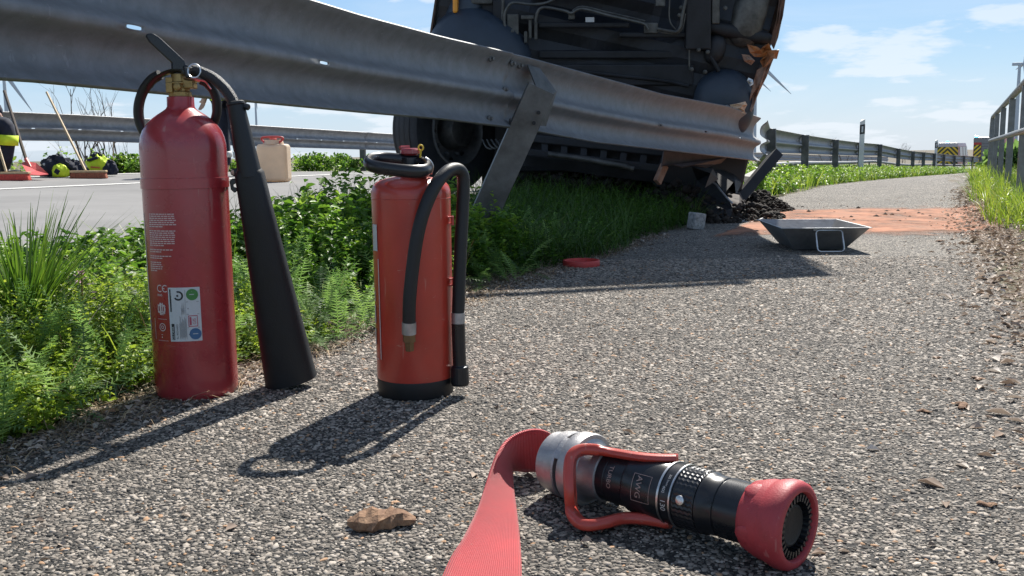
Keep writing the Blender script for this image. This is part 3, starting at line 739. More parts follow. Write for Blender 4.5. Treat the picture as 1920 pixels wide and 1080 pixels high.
# ================================================================== guardrails
WPROF = [(0, .062), (.012, .066), (.03, .062), (.06, .050), (.12, .026), (.18, .010), (.25, .003), (.33, .002), (.40, .006), (.445, .018), (.48, .038), (.51, .056), (.53, .063), (.54, .065), (.58, .065), (.59, .063), (.605, .057), (.63, .040), (.66, .020), (.69, .009), (.73, .004), (.80, .003), (.87, .010), (.92, .026), (.96, .048), (.985, .062), (1, .058)]
class Beam:
    def __init__(self, T, B, side=1, scale=1.0):
        self.T = [Vector(p) for p in T]; self.B = [Vector(p) for p in B]; self.side = side; self.sc = scale
        C = [(a + b_) / 2 for a, b_ in zip(self.T, self.B)]; self.L = [0]
        for i in range(1, len(C)): self.L.append(self.L[-1] + (C[i] - C[i - 1]).length)
        self.N = []
        for i in range(len(C)):
            d = C[min(i + 1, len(C) - 1)] - C[max(i - 1, 0)]; d.z = 0; d.normalize()
            self.N.append(Vector((d.y, -d.x, 0)) * side)
    def at(self, u, t, off=None, extra=0):
        L = self.L; i = min(max(0, int(np.searchsorted(L, u) - 1)), len(L) - 2); f = (u - L[i]) / (L[i + 1] - L[i])
        Tp = self.T[i].lerp(self.T[i + 1], f); Bp = self.B[i].lerp(self.B[i + 1], f); n = self.N[i].lerp(self.N[i + 1], f)
        if off is None: off = float(np.interp(t, [a for a, b_ in WPROF], [b_ for a, b_ in WPROF])) * self.sc
        return Tp.lerp(Bp, t) + n * (off + extra)
    def u_at_px(self, px):
        best = min(((abs(proj(self.at(u, .5))[0] - px), u) for u in np.linspace(self.L[0], self.L[-1], 400) if self.at(u, .5).y > .3))
        return best[1]
    def build(self, name, m_, parent, step=.12, holes=(), u0=None, u1=None, extra=0, notch=False, solid=.0035, label=None):
        u0 = self.L[0] if u0 is None else u0; u1 = self.L[-1] if u1 is None else u1
        mb = MB(); us = list(np.arange(u0, u1, step)) + [u1]
        hs = sorted(holes)
        for uc, hl, ht in hs: us += [uc - hl * 1.25, uc + hl * 1.25]; us = [u for u in us if not (uc - hl * 1.25 + 1e-6 < u < uc + hl * 1.25 - 1e-6)]
        us = sorted(set(us)); ts = [a for a, b_ in WPROF]
        def hole_at(a, b_):
            for h in hs:
                if abs(a - (h[0] - h[1] * 1.25)) < 1e-6 and abs(b_ - (h[0] + h[1] * 1.25)) < 1e-6: return h
        NT = len(ts)
        def e(u, t):  # notched end
            if notch and u > u1 - .10:
                k = (u - (u1 - .10)) / .10; return u - k * .10 * abs(math.sin(math.pi * (t * 2 + .5))) * .6
            return u
        grid = {}
        def vid(u, t):
            key = (round(u, 6), round(t, 6))
            if key not in grid:
                grid[key] = len(mb.v); mb.v.append(self.at(e(u, t), t, extra=extra))
            return grid[key]
        for a, b_ in zip(us[:-1], us[1:]):
            h = hole_at(a, b_)
            for j in range(NT - 1):
                t0, t1 = ts[j], ts[j + 1]
                if h and t0 == .54:
                    K = 20; out_ = []; inn = []; tc_ = .56
                    per = [(a, t0), (b_, t0), (b_, t1), (a, t1)]
                    hh = h[2]
                    for k in range(K):
                        an = 2 * math.pi * (k + .5) / K - math.pi
                        cx_ = math.copysign(min(1, abs(math.cos(an)) * 1.25), math.cos(an)); cy_ = math.copysign(abs(math.sin(an)) ** .75, math.sin(an))
                        ix, iy = h[0] + cx_ * h[1], tc_ + cy_ * hh
                        sc_ = min((b_ - h[0]) / max(1e-6, abs(math.cos(an)) * (b_ - h[0])), (t1 - tc_) / max(1e-6, abs(math.sin(an)) * (t1 - tc_)))
                        ox = h[0] + math.cos(an) * (b_ - h[0]) * sc_; oy = tc_ + math.sin(an) * (t1 - tc_) * sc_
                        inn.append(len(mb.v)); mb.v.append(self.at(ix, iy, extra=extra)); out_.append(len(mb.v)); mb.v.append(self.at(min(max(ox, a), b_), min(max(oy, t0), t1), extra=extra))
                    for k in range(K): mb.f.append((out_[k], out_[(k + 1) % K], inn[(k + 1) % K], inn[k]))
                else: mb.f.append((vid(a, t0), vid(b_, t0), vid(b_, t1), vid(a, t1)))
        o = mb.build(name, m_, parent, smooth=True, solid=solid, weld=False)
        return o

# near guardrail, bent towards the path
tops = [(640, 30, 2.95), (800, 71, 3.45), (966, 108, 4.05), (1098, 143, 4.6), (1226, 177, 5.3), (1353, 200, 6.05), (1412, 221, 6.7)]
bots = [(640, 212), (800, 225), (966, 244), (1098, 268), (1226, 282), (1353, 296), (1412, 303)]
T = [Vector((-1.72 + .42 * y, y, .90)) for y in (-2.5, -1, .5, 1.3)]; B = [Vector((-1.72 + .42 * y, y, .585)) for y in (-2.5, -1, .5, 1.3)]
for (px, yt, yb, d) in [(0, -157, 155, 1.80), (259, -84, 178, 2.15), (463, -22, 196, 2.47)]:
    T.append(P(px, yt, d)); B.append(P(px, yb, d))
for (px, yt, d), (px2, yb) in zip(tops, bots): T.append(P(px, yt, d)); B.append(P(px2, yb, d))
rail = thing('guardrail', (T[3].x, T[3].y, 0), 'nearest galvanised guardrail beside the path, bent outward by the truck', 'guardrail')
near = Beam(T, B, scale=.82)
uj = near.u_at_px(966)
sl = [near.u_at_px(v) for v in (232, 590)]
sl = [sl[0] - (sl[1] - sl[0]) * k for k in (2, 1)] + sl
near.build('beam', M['galv'], rail, .10, holes=[(u, .024, .0145) for u in sl], u1=uj, extra=.012, notch=True)
sr_ = [near.u_at_px(v) for v in (1234, 1319, 1385)]
near.build('beam', M['galv'], rail, .10, holes=[(u, .016, .013) for u in sr_], u0=uj - .34, extra=0)
def bolt(mb, p, n_, r=.013):
    mb.lathe([(0, r), (.006, r), (.010, r * .6), (.018, r * .5)], p, n_, 8)
for (du, t_) in ((-.02, .12), (-.02, .9), (-.20, .12), (-.20, .9), (-.12, .5), (.07, .12), (.07, .88)):
    mb = MB(); u = uj + du; bolt(mb, near.at(u, t_, extra=.015 if du < 0 else .003), near.N[9]); mb.build('bolt', M['galv_post'], rail)
# spacer plate at the joint
mb = MB(); a_ = near.at(uj - .015, .10, extra=.012); b2 = near.at(uj - .03, .93, extra=.012)
nn = near.N[9]; dr = (near.at(uj + .1, .5) - near.at(uj - .1, .5)).normalized()
c1 = near.at(uj + .16, .10, extra=.014); c2 = near.at(uj + .16, .92, extra=.014)
mb.add([c1 - dr * .055, c1 + dr * .055, c1 + dr * .075 + nn * .07 - Vector((0, 0, .10)), c2 + dr * .03 + nn * .05, c2 - dr * .11, c1 - dr * .03 - Vector((0, 0, .13)) + nn * .045], [(0, 1, 2, 5), (5, 2, 3, 4)])
mb.build('spacer_plate', M['galv_post'], rail, solid=.006)
# leaning channel post
pt = P(1016, 166, 3.86); pb = P(917, 385, 3.92); pb = pb + (pb - pt) * .45
mb = MB(); extr(mb, cprof(.112, .055, .007), pb, pt, (1, .0, .25)); mb.build('post', M['galv_post'], rail, bevel=.002)
for f_ in (.86, .80, .26):
    mb = MB(); q = pb.lerp(pt, f_) + Vector((.030, -.003, 0)); mb.lathe([(0, .008), (.006, .008)], q, (0, -1, 0), 10); mb.build('bolt_hole', M['black_matt'], rail)
# an upright post behind the camera keeps the rail standing
for yy_ in (-1.6,):
    x_ = -1.72 + .42 * yy_ + .10; mb = MB(); extr(mb, cprof(.10, .055, .006), (x_, yy_, -.3), (x_, yy_, .83), (1, -.42, 0)); 
    if yy_ < 0: mb.build('post', M['galv_post'], rail, bevel=.002)

# torn, twisted length between near rail and the standing posts
T2 = [P(1395, 232, 6.9), P(1440, 232, 9.3), P(1470, 234, 12.0)]; B2 = [P(1392, 303, 6.9), P(1438, 286, 9.3), P(1468, 277, 12.0)]
pxs = [1450, 1510, 1567, 1614, 1650, 1685, 1712, 1732, 1752, 1770, 1790, 1808, 1824, 1838]
ds = [12.4, 15.9, 19.4, 22.9, 26.4, 29.8, 33, 36.5, 40, 43.5, 47, 50.5, 54, 57.5]
pys = [240, 252, 261, 267, 270, 278, 283, 285, 287, 289, 291, 292, 293, 294]
frail = thing('guardrail', tuple(P(1450, 240, 12.4) * 1), 'long guardrail with dark posts curving away along the left of the path', 'guardrail')
tt = [P(a, b_, c_) for a, b_, c_ in zip(pxs, pys, ds)]
Tt = [P(1425, 226, 8.6)] + [q + Vector((-.10, .04, .0)) for q in tt]; Bt = [P(1424, 292, 8.6)] + [q + Vector((-.10, .04, -.31)) for q in tt]
fb = Beam(Tt, Bt)
mbs = None
for i in range(len(tt)):
    fb.build('beam', M['galv_far'], frail, .5, u0=fb.L[i], u1=fb.L[i + 1] + .04, extra=-.002 * (i % 2))
for i, q in enumerate(tt):
    mb = MB(); dd = (tt[min(i + 1, len(tt) - 1)] - tt[max(i - 1, 0)]); dd.z = 0; dd.normalize()
    g = H(q.x, q.y); extr(mb, cprof(.115, .06, .008), (q.x, q.y, g - .15), (q.x - (.03 if i == 0 else 0), q.y, q.z - .01), (dd.y, -dd.x, 0)); mb.build('post', M['galv_post'], frail)
# lower tube rail on the same posts
mb = MB(); lo = [P(1440, 290, 9.6)] + [q + Vector((-.13, .05, -.47)) for q in tt]
mb.tube(bez(lo, 3), (.035), 8); mb.build('lower_rail', M['galv_far'], frail, smooth=True)
# the road-side twin of that rail (seen between the posts)
t3 = [q + Vector((-7.6, 3.1, .12)) for q in tt[2:]]

# opposite guardrail across the road
sop = -10.05
ys = list(np.arange(5.5, 66, 2.0)); ht = .715
TT = [Vector((X_of(sop, y), y, H(X_of(sop, y), y) + ht)) for y in ys]; BB = [p - Vector((0, 0, .31)) for p in TT]
orail = thing('guardrail', (TT[0].x, TT[0].y, TT[0].z - ht), 'opposite guardrail on the far side of the road', 'guardrail')
ob = Beam(TT, BB, side=1)
# beam faces the road: posts stand behind it
for i in range(0, len(ys) - 2, 2):
    hl = []
    if ys[i] < 20:
        hl = [(ob.L[i] + k * .66 + .3, .026, .016) for k in range(6)]
    ob.build('beam', M['galv_far'], orail, .6, u0=ob.L[i], u1=ob.L[i + 2] + .05, holes=hl, extra=.002 * ((i // 2) % 2))
for i in range(1, len(ys), 1):
    q = TT[i] + Vector((-.06, .03, 0)); mb = MB(); extr(mb, cprof(.10, .055, .006), (q.x, q.y, q.z - ht - .2), (q.x, q.y, q.z - .03), (1, -.4, 0)); 
    if i % 2 == 0: mb.build('post', M['galv_post'], orail)

# railing on the right
rp = [(.4 + .467 * d, d) for d in (2.9, 4.7, 6.5, 8.3, 10.1, 11.9, 13.7)]
rl = thing('steel_railing', (rp[0][0], rp[0][1], .02), 'grey steel pedestrian railing with flat posts on the right verge', 'railing')
for i, (x, y) in enumerate(rp):
    z0 = H(x, y); mb = MB(); mb.box((x, y, (z0 - .1 + .86) / 2), (.05, .062, .86 - z0 + .1), Matrix.Rotation(-R(25), 3, 'Z')); mb.build('post', M['rail_paint'], rl, bevel=.003)
tp = [Vector((x, y, .885)) for x, y in rp]; tp = tp + [Vector((rp[-1][0] + .16, rp[-1][1] + .34, .86)), Vector((rp[-1][0] + .22, rp[-1][1] + .47, .72)), Vector((rp[-1][0] + .23, rp[-1][1] + .5, .0))]
mb = MB(); mb.tube(tp, .026, 12); mb.build('top_rail', M['rail_paint'], rl, smooth=True)
mb = MB(); mb.tube([Vector((x - .035, y - .01, .55)) for x, y in rp] + [Vector((rp[-1][0] + .2, rp[-1][1] + .47, .55))], .02, 10); mb.build('middle_rail', M['rail_paint'], rl, smooth=True)
# a second railing further off, behind
r2 = [(11.5 + .5 * k, 21.5 + 1.0 * k) for k in range(6)]
rl2 = thing('steel_railing', (r2[0][0], r2[0][1], -.3), 'second short railing seen through the posts of the nearer railing', 'railing')
for x, y in r2:
    mb = MB(); mb.box((x, y, -.2), (.05, .05, 1.5)); mb.build('post', M['rail_paint'], rl2)
for z in (.5, .12):
    mb = MB(); mb.tube([(x, y, z) for x, y in r2], .028, 8); mb.build('rail', M['rail_paint'], rl2, smooth=True)

# delineators
def delineator(x, y, z0, h, label):
    t = thing('delineator_post', (x, y, z0), label, 'marker post', 'white delineator posts with a black band')
    mb = MB(); mb.add([(x - .06, y, z0 - .1), (x + .06, y, z0 - .1), (x, y + .09, z0 - .1), (x - .06, y, z0 + h - .06), (x + .06, y, z0 + h), (x, y + .09, z0 + h)], [(0, 1, 4, 3), (1, 2, 5, 4), (2, 0, 3, 5), (3, 4, 5)]); mb.build('post', M['del_white'], t)
    mb = MB(); a0, a1 = h - .33, h - .13
    for (p_, q_) in (((x - .062, y - .003), (x + .062, y - .003)), ((x + .064, y - .002), (x + .002, y + .093))):
        mb.add([(p_[0], p_[1], z0 + a0 - .02), (q_[0], q_[1], z0 + a0), (q_[0], q_[1], z0 + a1 + .02), (p_[0], p_[1], z0 + a1)], [(0, 1, 2, 3)])
    mb.build('black_band', M['print_black'], t)
    mb = MB(); mb.box((x, y - .006, z0 + h - .23), (.04, .004, .14)); mb.build('reflector', M['sticker'], t)
q = tt[3]; z0 = H(q.x, q.y); delineator(q.x - .02, q.y - .12, z0, 1.17 + P(1614, 224, 22.9).z - z0 - 1.17, 'taller white marker post with black band behind the fourth guardrail post')
q = P(1756, 262, 41); delineator(q.x, q.y, H(q.x, q.y), q.z - H(q.x, q.y), 'distant white marker post with black band left of the chevron van')
# ================================================================== CO2 extinguisher (taller, left)
g1 = G(366, 757); D1 = g1.y + .076
def Q1(px, py, dy=0.0): return P(px, py, D1 + dy)
cx1 = (P(366, 740, D1).x + P(344, 200, D1).x) / 2
e1 = thing('fire_extinguisher', (cx1, D1, 0), 'taller dark red fire extinguisher with brass valve, black horn and white sticker', 'fire extinguisher')
k1 = D1 / FPX * .985
def z1(py): return P(352, py, D1).z
prof = [(.004, .045), (.0, .058), (.0, 0.066), (.003, .0715), (.009, .0745), (.016, 77 * k1)]
zt = [(700, 77.2), (500, 77.8), (352, 78), (351.5, 80), (333, 80), (332.5, 78.3), (282, 78.3), (270, 77.8), (257, 75.5), (245, 71), (233, 63), (223, 53.5), (215, 43), (208.5, 33), (204, 27), (200, 24.8), (182, 24.3)]
prof += [(z1(a), b_ * k1) for a, b_ in zt]
mb = MB(); mb.lathe(prof, (cx1, D1, 0), n=72); body1 = mb.build('cylinder', M['red_gloss'], e1, smooth=True, weld=True)
# brass valve
mb = MB(); zv = z1(182)
mb.lathe([(0, .0205), (.009, .0205), (.010, .018), (.022, .018), (.023, .022), (.026, .022), (.027, .015), (.042, .014)], (cx1, D1, zv), n=24)
mb.box((cx1 + .004, D1, zv + .030), (.052, .022, .011)); mb.box((cx1 - .012, D1 - .006, zv + .016), (.012, .034, .018)); mb.box((cx1 + .020, D1 - .002, zv + .022), (.018, .028, .014))
valve = mb.build('valve', M['brass'], e1, bevel=.0012)
mb = MB(); mb.lathe([(0, .0065), (.012, .0065), (.013, .004)], (cx1 + .006, D1 - .022, zv + .017), (0, -1, 0), 12); mb.build('burst_cap', M['brass'], valve, origin=e1.location)
# carrying handle (lower, fixed, flat strap then black rubber ring)
ring = [Q1(318, 138, -.005), Q1(300, 140, 0), Q1(284, 150, .004), Q1(268, 172, .010), Q1(260, 200, .015), Q1(262, 228, .02), Q1(274, 252, .022), Q1(292, 262, .03)]
mb = MB(); mb.tube(bez(ring[1:], 6), (.0095), 12); mb.build('ring_handle', M['black_rubber'], e1, smooth=True)
ring2 = [Q1(376, 150, -.005), Q1(388, 156, 0), Q1(401, 172, .01), Q1(407, 195, .016), Q1(404, 222, .02), Q1(392, 246, .03)]
mb = MB(); mb.tube(bez(ring2, 6), (.0085), 12); mb.build('ring_handle', M['black_rubber'], e1, smooth=True)
mb = MB(); mb.tube(bez([Q1(352, 134, -.012), Q1(325, 133, -.012), Q1(302, 141, -.006), Q1(288, 152, 0), Q1(280, 164, .006)], 6), [(.0085, .003)] * 25, 8, flat=(0, -1, .3)); mb.build('handle_bracket', M['black_gloss'], e1, smooth=True)
mb = MB(); mb.tube(bez([Q1(345, 146, -.012), Q1(368, 150, -.010), Q1(384, 154, -.004), Q1(394, 164, .004)], 6), [(.009, .003)] * 19, 8, flat=(0, -1, .3)); mb.build('handle_bracket', M['steel'], e1, smooth=True)
# squeeze lever
def plate(name, px, dy0, dy1, m_, parent, D=D1, bevel=.003, **k):
    n = len(px); mb = MB(); vs = [P(a, b_, D + dy0) for a, b_ in px] + [P(a, b_, D + dy1) for a, b_ in px]
    mb.add(vs, [tuple(range(n)), tuple(reversed(range(n, 2 * n)))] + [(i, i + n, (i + 1) % n + n, (i + 1) % n) for i in range(n)])
    return mb.build(name, m_, parent, bevel=bevel, **k)
plate('lever', [(272, 67), (276, 62.5), (286, 62), (299, 70), (336, 104), (345, 113), (349, 124), (351, 142), (344, 141), (339, 134), (321, 133), (321, 118), (314, 112), (279, 79)], -.020, .006, M['black_gloss'], e1, bevel=.003, segs=3)
plate('lever_pivot', [(342, 124), (352, 120), (356, 134), (360, 146), (348, 147)], -.024, -.012, M['black_gloss'], e1)
# pull ring and pin
mb = MB(); c = Q1(364, 133, -.024); mb.tube([c + Vector((math.cos(a) * .0115, math.sin(a) * .003, math.sin(a) * .0125)) for a in np.linspace(0, 2 * math.pi, 21)[:-1]], .0014, 6, closed=True); mb.build('pull_ring', M['steel'], e1, smooth=True)
mb = MB(); mb.tube([Q1(349, 128, -.022), Q1(358, 126, -.022)], .0022, 6); mb.build('safety_pin', M['steel'], e1)
# braided hose to the horn grip
hp = [Q1(362, 132, .0), Q1(378, 136, -.004), Q1(402, 148, -.010), Q1(424, 169, -.016), Q1(437, 190, -.02), Q1(443, 208, -.02)]
M['braid'] = mat('braided_hose', (.03, .03, .033), .42, .2, .5, 400, .8, 900)
mb = MB(); mb.tube(bez(hp, 8), .0105, 14); mb.build('hose', M['braid'], e1, smooth=True)
# horn with grip
ga, gb_ = Q1(441, 190, -.022), Q1(468, 322, -.026)
DH = P(546, 714, D1 + .03); DH = P(546, 714, D1 + .035)
ax = (gb_ - ga); L0 = ax.length
mb = MB(); mb.lathe([(0, .0135), (.002, .0165), (.006, .017), (.008, .0155), (.02, .016), (L0 * .55, .0185), (L0 * .9, .0205), (L0 + .01, .022)], ga, ax, 24); grip = mb.build('grip', M['black_rubber'], e1, smooth=True)
mb = MB(); q = Q1(455, 198, -.022); mb.lathe([(0, .006), (.012, .006), (.014, .004)], q, (1, -.3, -.3), 10); mb.build('grip_knob', M['black_gloss'], grip, origin=e1.location)
ha = Q1(465, 312, -.026); hax = DH - ha; LH = hax.length; hw_ = hax.normalized(); hs_ = (RV - hw_ * hw_.dot(RV)).normalized(); hd_ = hw_.cross(hs_)
def hring(a, rx, ry, slant=0.0, n=56):
    out = []
    for k in range(n):
        t_ = 2 * math.pi * k / n; c_, s_ = math.cos(t_), math.sin(t_); p_ = 2.5; q_ = (abs(c_) ** p_ + abs(s_) ** p_) ** (-1 / p_)
        out.append(ha + hw_ * (a - slant * c_) + hs_ * c_ * q_ * rx + hd_ * s_ * q_ * ry)
    return out
hr = [hring(0, .015, .014), hring(.005, .021, .019), hring(.014, .0265, .022), hring(LH * .25, .031, .024), hring(LH * .5, .0375, .027), hring(LH * .8, .0455, .031, .002), hring(LH - .008, .0500, .0335, .005), hring(LH, .0515, .0345, .006), hring(LH, .0490, .032, .006), hring(LH - .02, .0470, .030, .004), hring(LH * .6, .037, .024), hring(.05, .020, .016)]
mb = MB(); nh = 56; vs = [p for r_ in hr for p in r_]
mb.add(vs, [(i * nh + k, i * nh + (k + 1) % nh, (i + 1) * nh + (k + 1) % nh, (i + 1) * nh + k) for i in range(len(hr) - 1) for k in range(nh)] + [tuple(reversed(range(nh))), tuple(range((len(hr) - 1) * nh, len(hr) * nh))])
mb.build('horn', M['black_matt'], e1, smooth=True, weld=True)
# hook that carries the horn
plate('horn_clip', [(430, 340), (434, 335), (444, 334), (456, 337), (456, 362), (451, 362), (450, 346), (444, 343), (438, 346), (438, 350), (444, 352), (445, 358), (440, 362), (433, 356)], -.012, .004, M['black_gloss'], e1, bevel=.0015)

# print on the cylinder
def wrap1(x, y, lift=.0007):
    """x = arc length to the right of the point facing the camera, y = height"""
    r = 77.4 * k1 + lift; a = x / r + facing1
    return Vector((cx1 + math.sin(a) * r, D1 - math.cos(a) * r, y))
facing1 = -math.atan2(-cx1, D1) * -1.0
facing1 = math.atan2(-cx1, D1)   # turn towards the camera
def px2arc(px, py):
    # arc coordinate of a photographed point on the cylinder
    best = None
    for a in np.linspace(-.118, .118, 237):
        p = wrap1(a, z1(py)); e = abs(proj(p)[0] - px)
        if best is None or e < best[0]: best = (e, a)
    return best[1]
sx0, sx1 = px2arc(318, 580), px2arc(377, 580); sz0, sz1 = z1(626), z1(529)
mb = MB(); v_, f_ = rect2(sx0, sz0, sx1, sz1, 8); poly2(mb, v_, f_, lambda x, y: wrap1(x, y, .0006)); st = mb.build('sticker', M['sticker'], e1, solid=.0003)
SW, SH = sx1 - sx0, sz1 - sz0
def onst(lift): return lambda x, y: wrap1(sx0 + x * SW, sz0 + y * SH, lift)
def S(x, y): return x, y
def sprint(name, m_, shapes, lift=.0012):
    mb = MB()
    for v_, f_ in shapes: mb.add([onst(lift)(x, y) for x, y in v_], f_)
    return mb.build(name, m_, st, origin=e1.location)
def circ(u, v, r, r0=0, a0=0, a1=2 * math.pi, n=26):
    asp = SW / SH
    pts = []
    fs = []
    full = abs(a1 - a0 - 2 * math.pi) < 1e-3
    if r0 == 0: return [(u + r * math.cos(a) / SW, v + r * math.sin(a) / SH) for a in np.linspace(0, 2 * math.pi, n + 1)[:-1]], [tuple(range(n))]
    A = np.linspace(a0, a1, n + 1)
    vs = [(u + q * math.cos(a) / SW, v + q * math.sin(a) / SH) for q in (r0, r) for a in A]
    return vs, [(i, n + 1 + i, n + 2 + i, i + 1) for i in range(n)]
def stext(body, size, u, v, rot=math.pi / 2):
    vs, fs = text_flat(body, size); c, s = math.cos(rot), math.sin(rot)
    return [(u + (x * c - y * s) / SW, v + (x * s + y * c) / SH) for x, y in vs], fs
sprint('black_block', M['print_black'], [rect2(.055, .03, .155, .33, 3), rect2(.045, .55, .085, .97)], .0009)
sprint('lettering', M['sticker'], [stext('GLORIA', .0068, .14, .035)], .0013)
sprint('lettering', M['print_black'], [stext('Kundendienst', .0052, .10, .56), stext('Fa. RICHARD', .0048, .27, .05)])
sprint('seal', M['print_green'], [circ(.76, .865, .0105)]); sprint('seal', M['print_blue'], [circ(.80, .135, .0105)])
sprint('seal_hand', M['sticker'], [rect2(.68, .862, .82, .875), rect2(.72, .13, .88, .143)], .0015)
sprint('ring_mark', M['print_black'], [circ(.33, .85, .0088, .0058, -2.6, 1.9), rect2(.30, .83, .33, .87), rect2(.27, .835, .30, .865)])
sprint('stamp', M['print_pink'], [rect2(.60, .27, .62, .48), rect2(.87, .27, .89, .48), rect2(.60, .27, .89, .285), rect2(.60, .465, .89, .48), rect2(.64, .30, .70, .45), stext('GfS', .008, .83, .31)])
lines = []
for k in range(12):
    u = .32 + .018 * k; v0 = .04 + .02 * (k % 3); lines.append(rect2(u, v0, u + .006, v0 + .30 + .12 * ((k * 7) % 4) / 3))
for k in range(6): u = .40 + .018 * k; lines.append(rect2(u, .5 + .02 * (k % 2), u + .006, .62 + .05 * (k % 3)))
lines += [rect2(.535, .04, .541, .96), rect2(.56, .73, .95, .737), rect2(.56, .50, .95, .507), rect2(.56, .25, .95, .257), rect2(.585, .85, .61, .87), rect2(.60, .60, .625, .62), rect2(.60, .37, .625, .39), rect2(.60, .12, .625, .14)]
sprint('fine_print', M['print_grey'], lines)
# printed text panel: fine lines, CE mark, pictograms, frame
def cyl_print(name, m_, shapes, lift=.0009):
    mb = MB()
    for v_, f_ in shapes: mb.add([wrap1(x, y, lift) for x, y in v_], f_)
    return mb.build(name, m_, e1)
sh = []; y = 396; rnd = random.Random(3)
for para, n_ in ((7, 0), (8, 0), (2, 0), (2, 0), (5, 0)):
    for k in range(para):
        xl = px2arc(279.5 + (y - 396) * .035, y); wpx = {7: 50, 8: 48, 2: 42, 5: 22}[para] * (1 if k < para - 1 else .55)
        xr = px2arc(279.5 + (y - 396) * .035 + wpx, y); x = xl; h = abs(z1(y) - z1(y + 1.7))
        while x < xr - .003:
            w = rnd.uniform(.003, .008); w = min(w, xr - x); v_, f_ = rect2(x, z1(y + 1.7), x + w, z1(y)); sh.append((v_, f_)); x += w + .0013
        y += 3.75
    y += 4
cyl_print('fine_print', M['print_white'], sh)
def ctext(body, size, px, py):
    vs, fs = text_flat(body, size); x0 = px2arc(px, py); y0 = z1(py); return [(x0 + x, y0 + y) for x, y in vs], fs
def carc(px, py, r, r0, a0, a1, n=20):
    x0 = px2arc(px, py); y0 = z1(py); A = np.linspace(a0, a1, n + 1); vs = [(x0 + q * math.cos(a), y0 + q * math.sin(a)) for q in (r0, r) for a in A]
    return vs, [(i, n + 1 + i, n + 2 + i, i + 1) for i in range(n)]
def crect(x0, y0, x1, y1): a, b_ = px2arc(x0, (y0 + y1) / 2), px2arc(x1, (y0 + y1) / 2); return rect2(a, z1(y1), b_, z1(y0), 2)
cyl_print('ce_mark', M['print_white'], [carc(299.5, 531, .0068, .0050, .9, 5.4), carc(309, 531, .0068, .0050, .9, 5.4), crect(304.5, 530.2, 308, 532), ctext('0045', .0062, 295.5, 545)])
cyl_print('pictogram', M['print_white'], [carc(303, 568, .0095, .0078, 0, 6.283), crect(300, 557, 302.5, 579), crect(304, 557, 305.5, 579), crect(307.5, 560, 309, 577), crect(296, 560, 297.5, 575), crect(298, 562, 310, 563.2), crect(298, 572, 310, 573.2)])
cyl_print('pictogram', M['print_white'], [carc(304.5, 601, .0075, .0060, 0, 6.283), carc(304.5, 601, .0032, .0020, 0, 6.283), crect(303.7, 618, 305.5, 620.5), crect(302.5, 614, 306, 615)])
cyl_print('print_frame', M['print_white'], [crect(276.5, 396, 277.5, 610), crect(296.5, 586, 313, 586.6), crect(297.5, 625, 316, 625.6), crect(291.5, 586, 292.1, 624), crect(314.5, 586, 315.1, 624)])

# ================================================================== second extinguisher
g2 = G(778, 757); D2 = g2.y + .072
def Q2(px, py, dy=0.0): return P(px, py, D2 + dy)
k2 = D2 / FPX * .985; cx2 = (P(778, 740, D2).x + P(773, 360, D2).x) / 2
def z2(py): return P(775, py, D2).z
e2 = thing('fire_extinguisher', (cx2, D2, 0), 'shorter bright red fire extinguisher with black base, flat handle and arched hose', 'fire extinguisher')
mb = MB(); zt = [(712, 70), (708, 73.2), (700, 74.2), (520, 74.6), (375, 74.8), (364, 75.2), (356, 74.4), (348, 71.5), (342, 66), (337, 57), (333.5, 44), (331, 30), (329, 18), (322, 17)]
mb.lathe([(z2(a), b_ * k2) for a, b_ in zt], (cx2, D2, 0), n=64); b2 = mb.build('cylinder', M['red_satin'], e2, smooth=True, weld=True)
mb = MB(); zt = z2(703); mb.lathe([(.0, .05), (.0, 68 * k2), (.003, 71.5 * k2), (.008, 72.8 * k2), (zt - .002, 74.6 * k2), (zt, 74.2 * k2), (zt, 72.5 * k2)], (cx2, D2, 0), n=64, caps=True); mb.build('base_foot', M['black_rubber'], e2, smooth=True, weld=True)
# seams
for py in (371,):
    mb = MB(); mb.lathe([(-.0012, 74.4 * k2), (0, 75.6 * k2), (.0012, 74.4 * k2)], (cx2, D2, z2(py)), n=64, caps=False); mb.build('seam', M['red_satin'], b2, origin=e2.location, smooth=True)
# head fitting, impact knob, yellow pin
mb = MB(); mb.lathe([(0, .020), (.012, .020), (.014, .016), (z2(294) - z2(330), .016)], (cx2, D2, z2(331)), n=24); mb.build('head_fitting', M['black_gloss'], e2, bevel=.001)
kx = P(770, 285, D2).x
mb = MB(); mb.lathe([(0, .012), (.002, .014), (.003, .0195), (.009, .0195), (.012, .017), (.013, .010)], (kx, D2, z2(291)), n=24); mb.build('impact_knob', M['red_gloss'], e2, smooth=True)
mb = MB(); mb.tube([P(752, 277, D2), P(752, 277.5, D2 - .001), P(768, 276.5, D2)], [.0045, .0045, .0045], 8); mb.build('knob_cap', M['red_gloss'], e2, smooth=True)
mb = MB(); c = P(789, 277, D2 - .012); mb.tube([c + Vector((math.cos(a) * .0045, 0, math.sin(a) * .0050)) for a in np.linspace(0, 6.283, 13)[:-1]], .0016, 6, closed=True); mb.tube([P(789, 283, D2 - .012), P(788, 296, D2 - .01)], .0018, 6); mb.build('yellow_pin', mat('yellow_plastic', (.75, .50, .04), .4), e2, smooth=True)
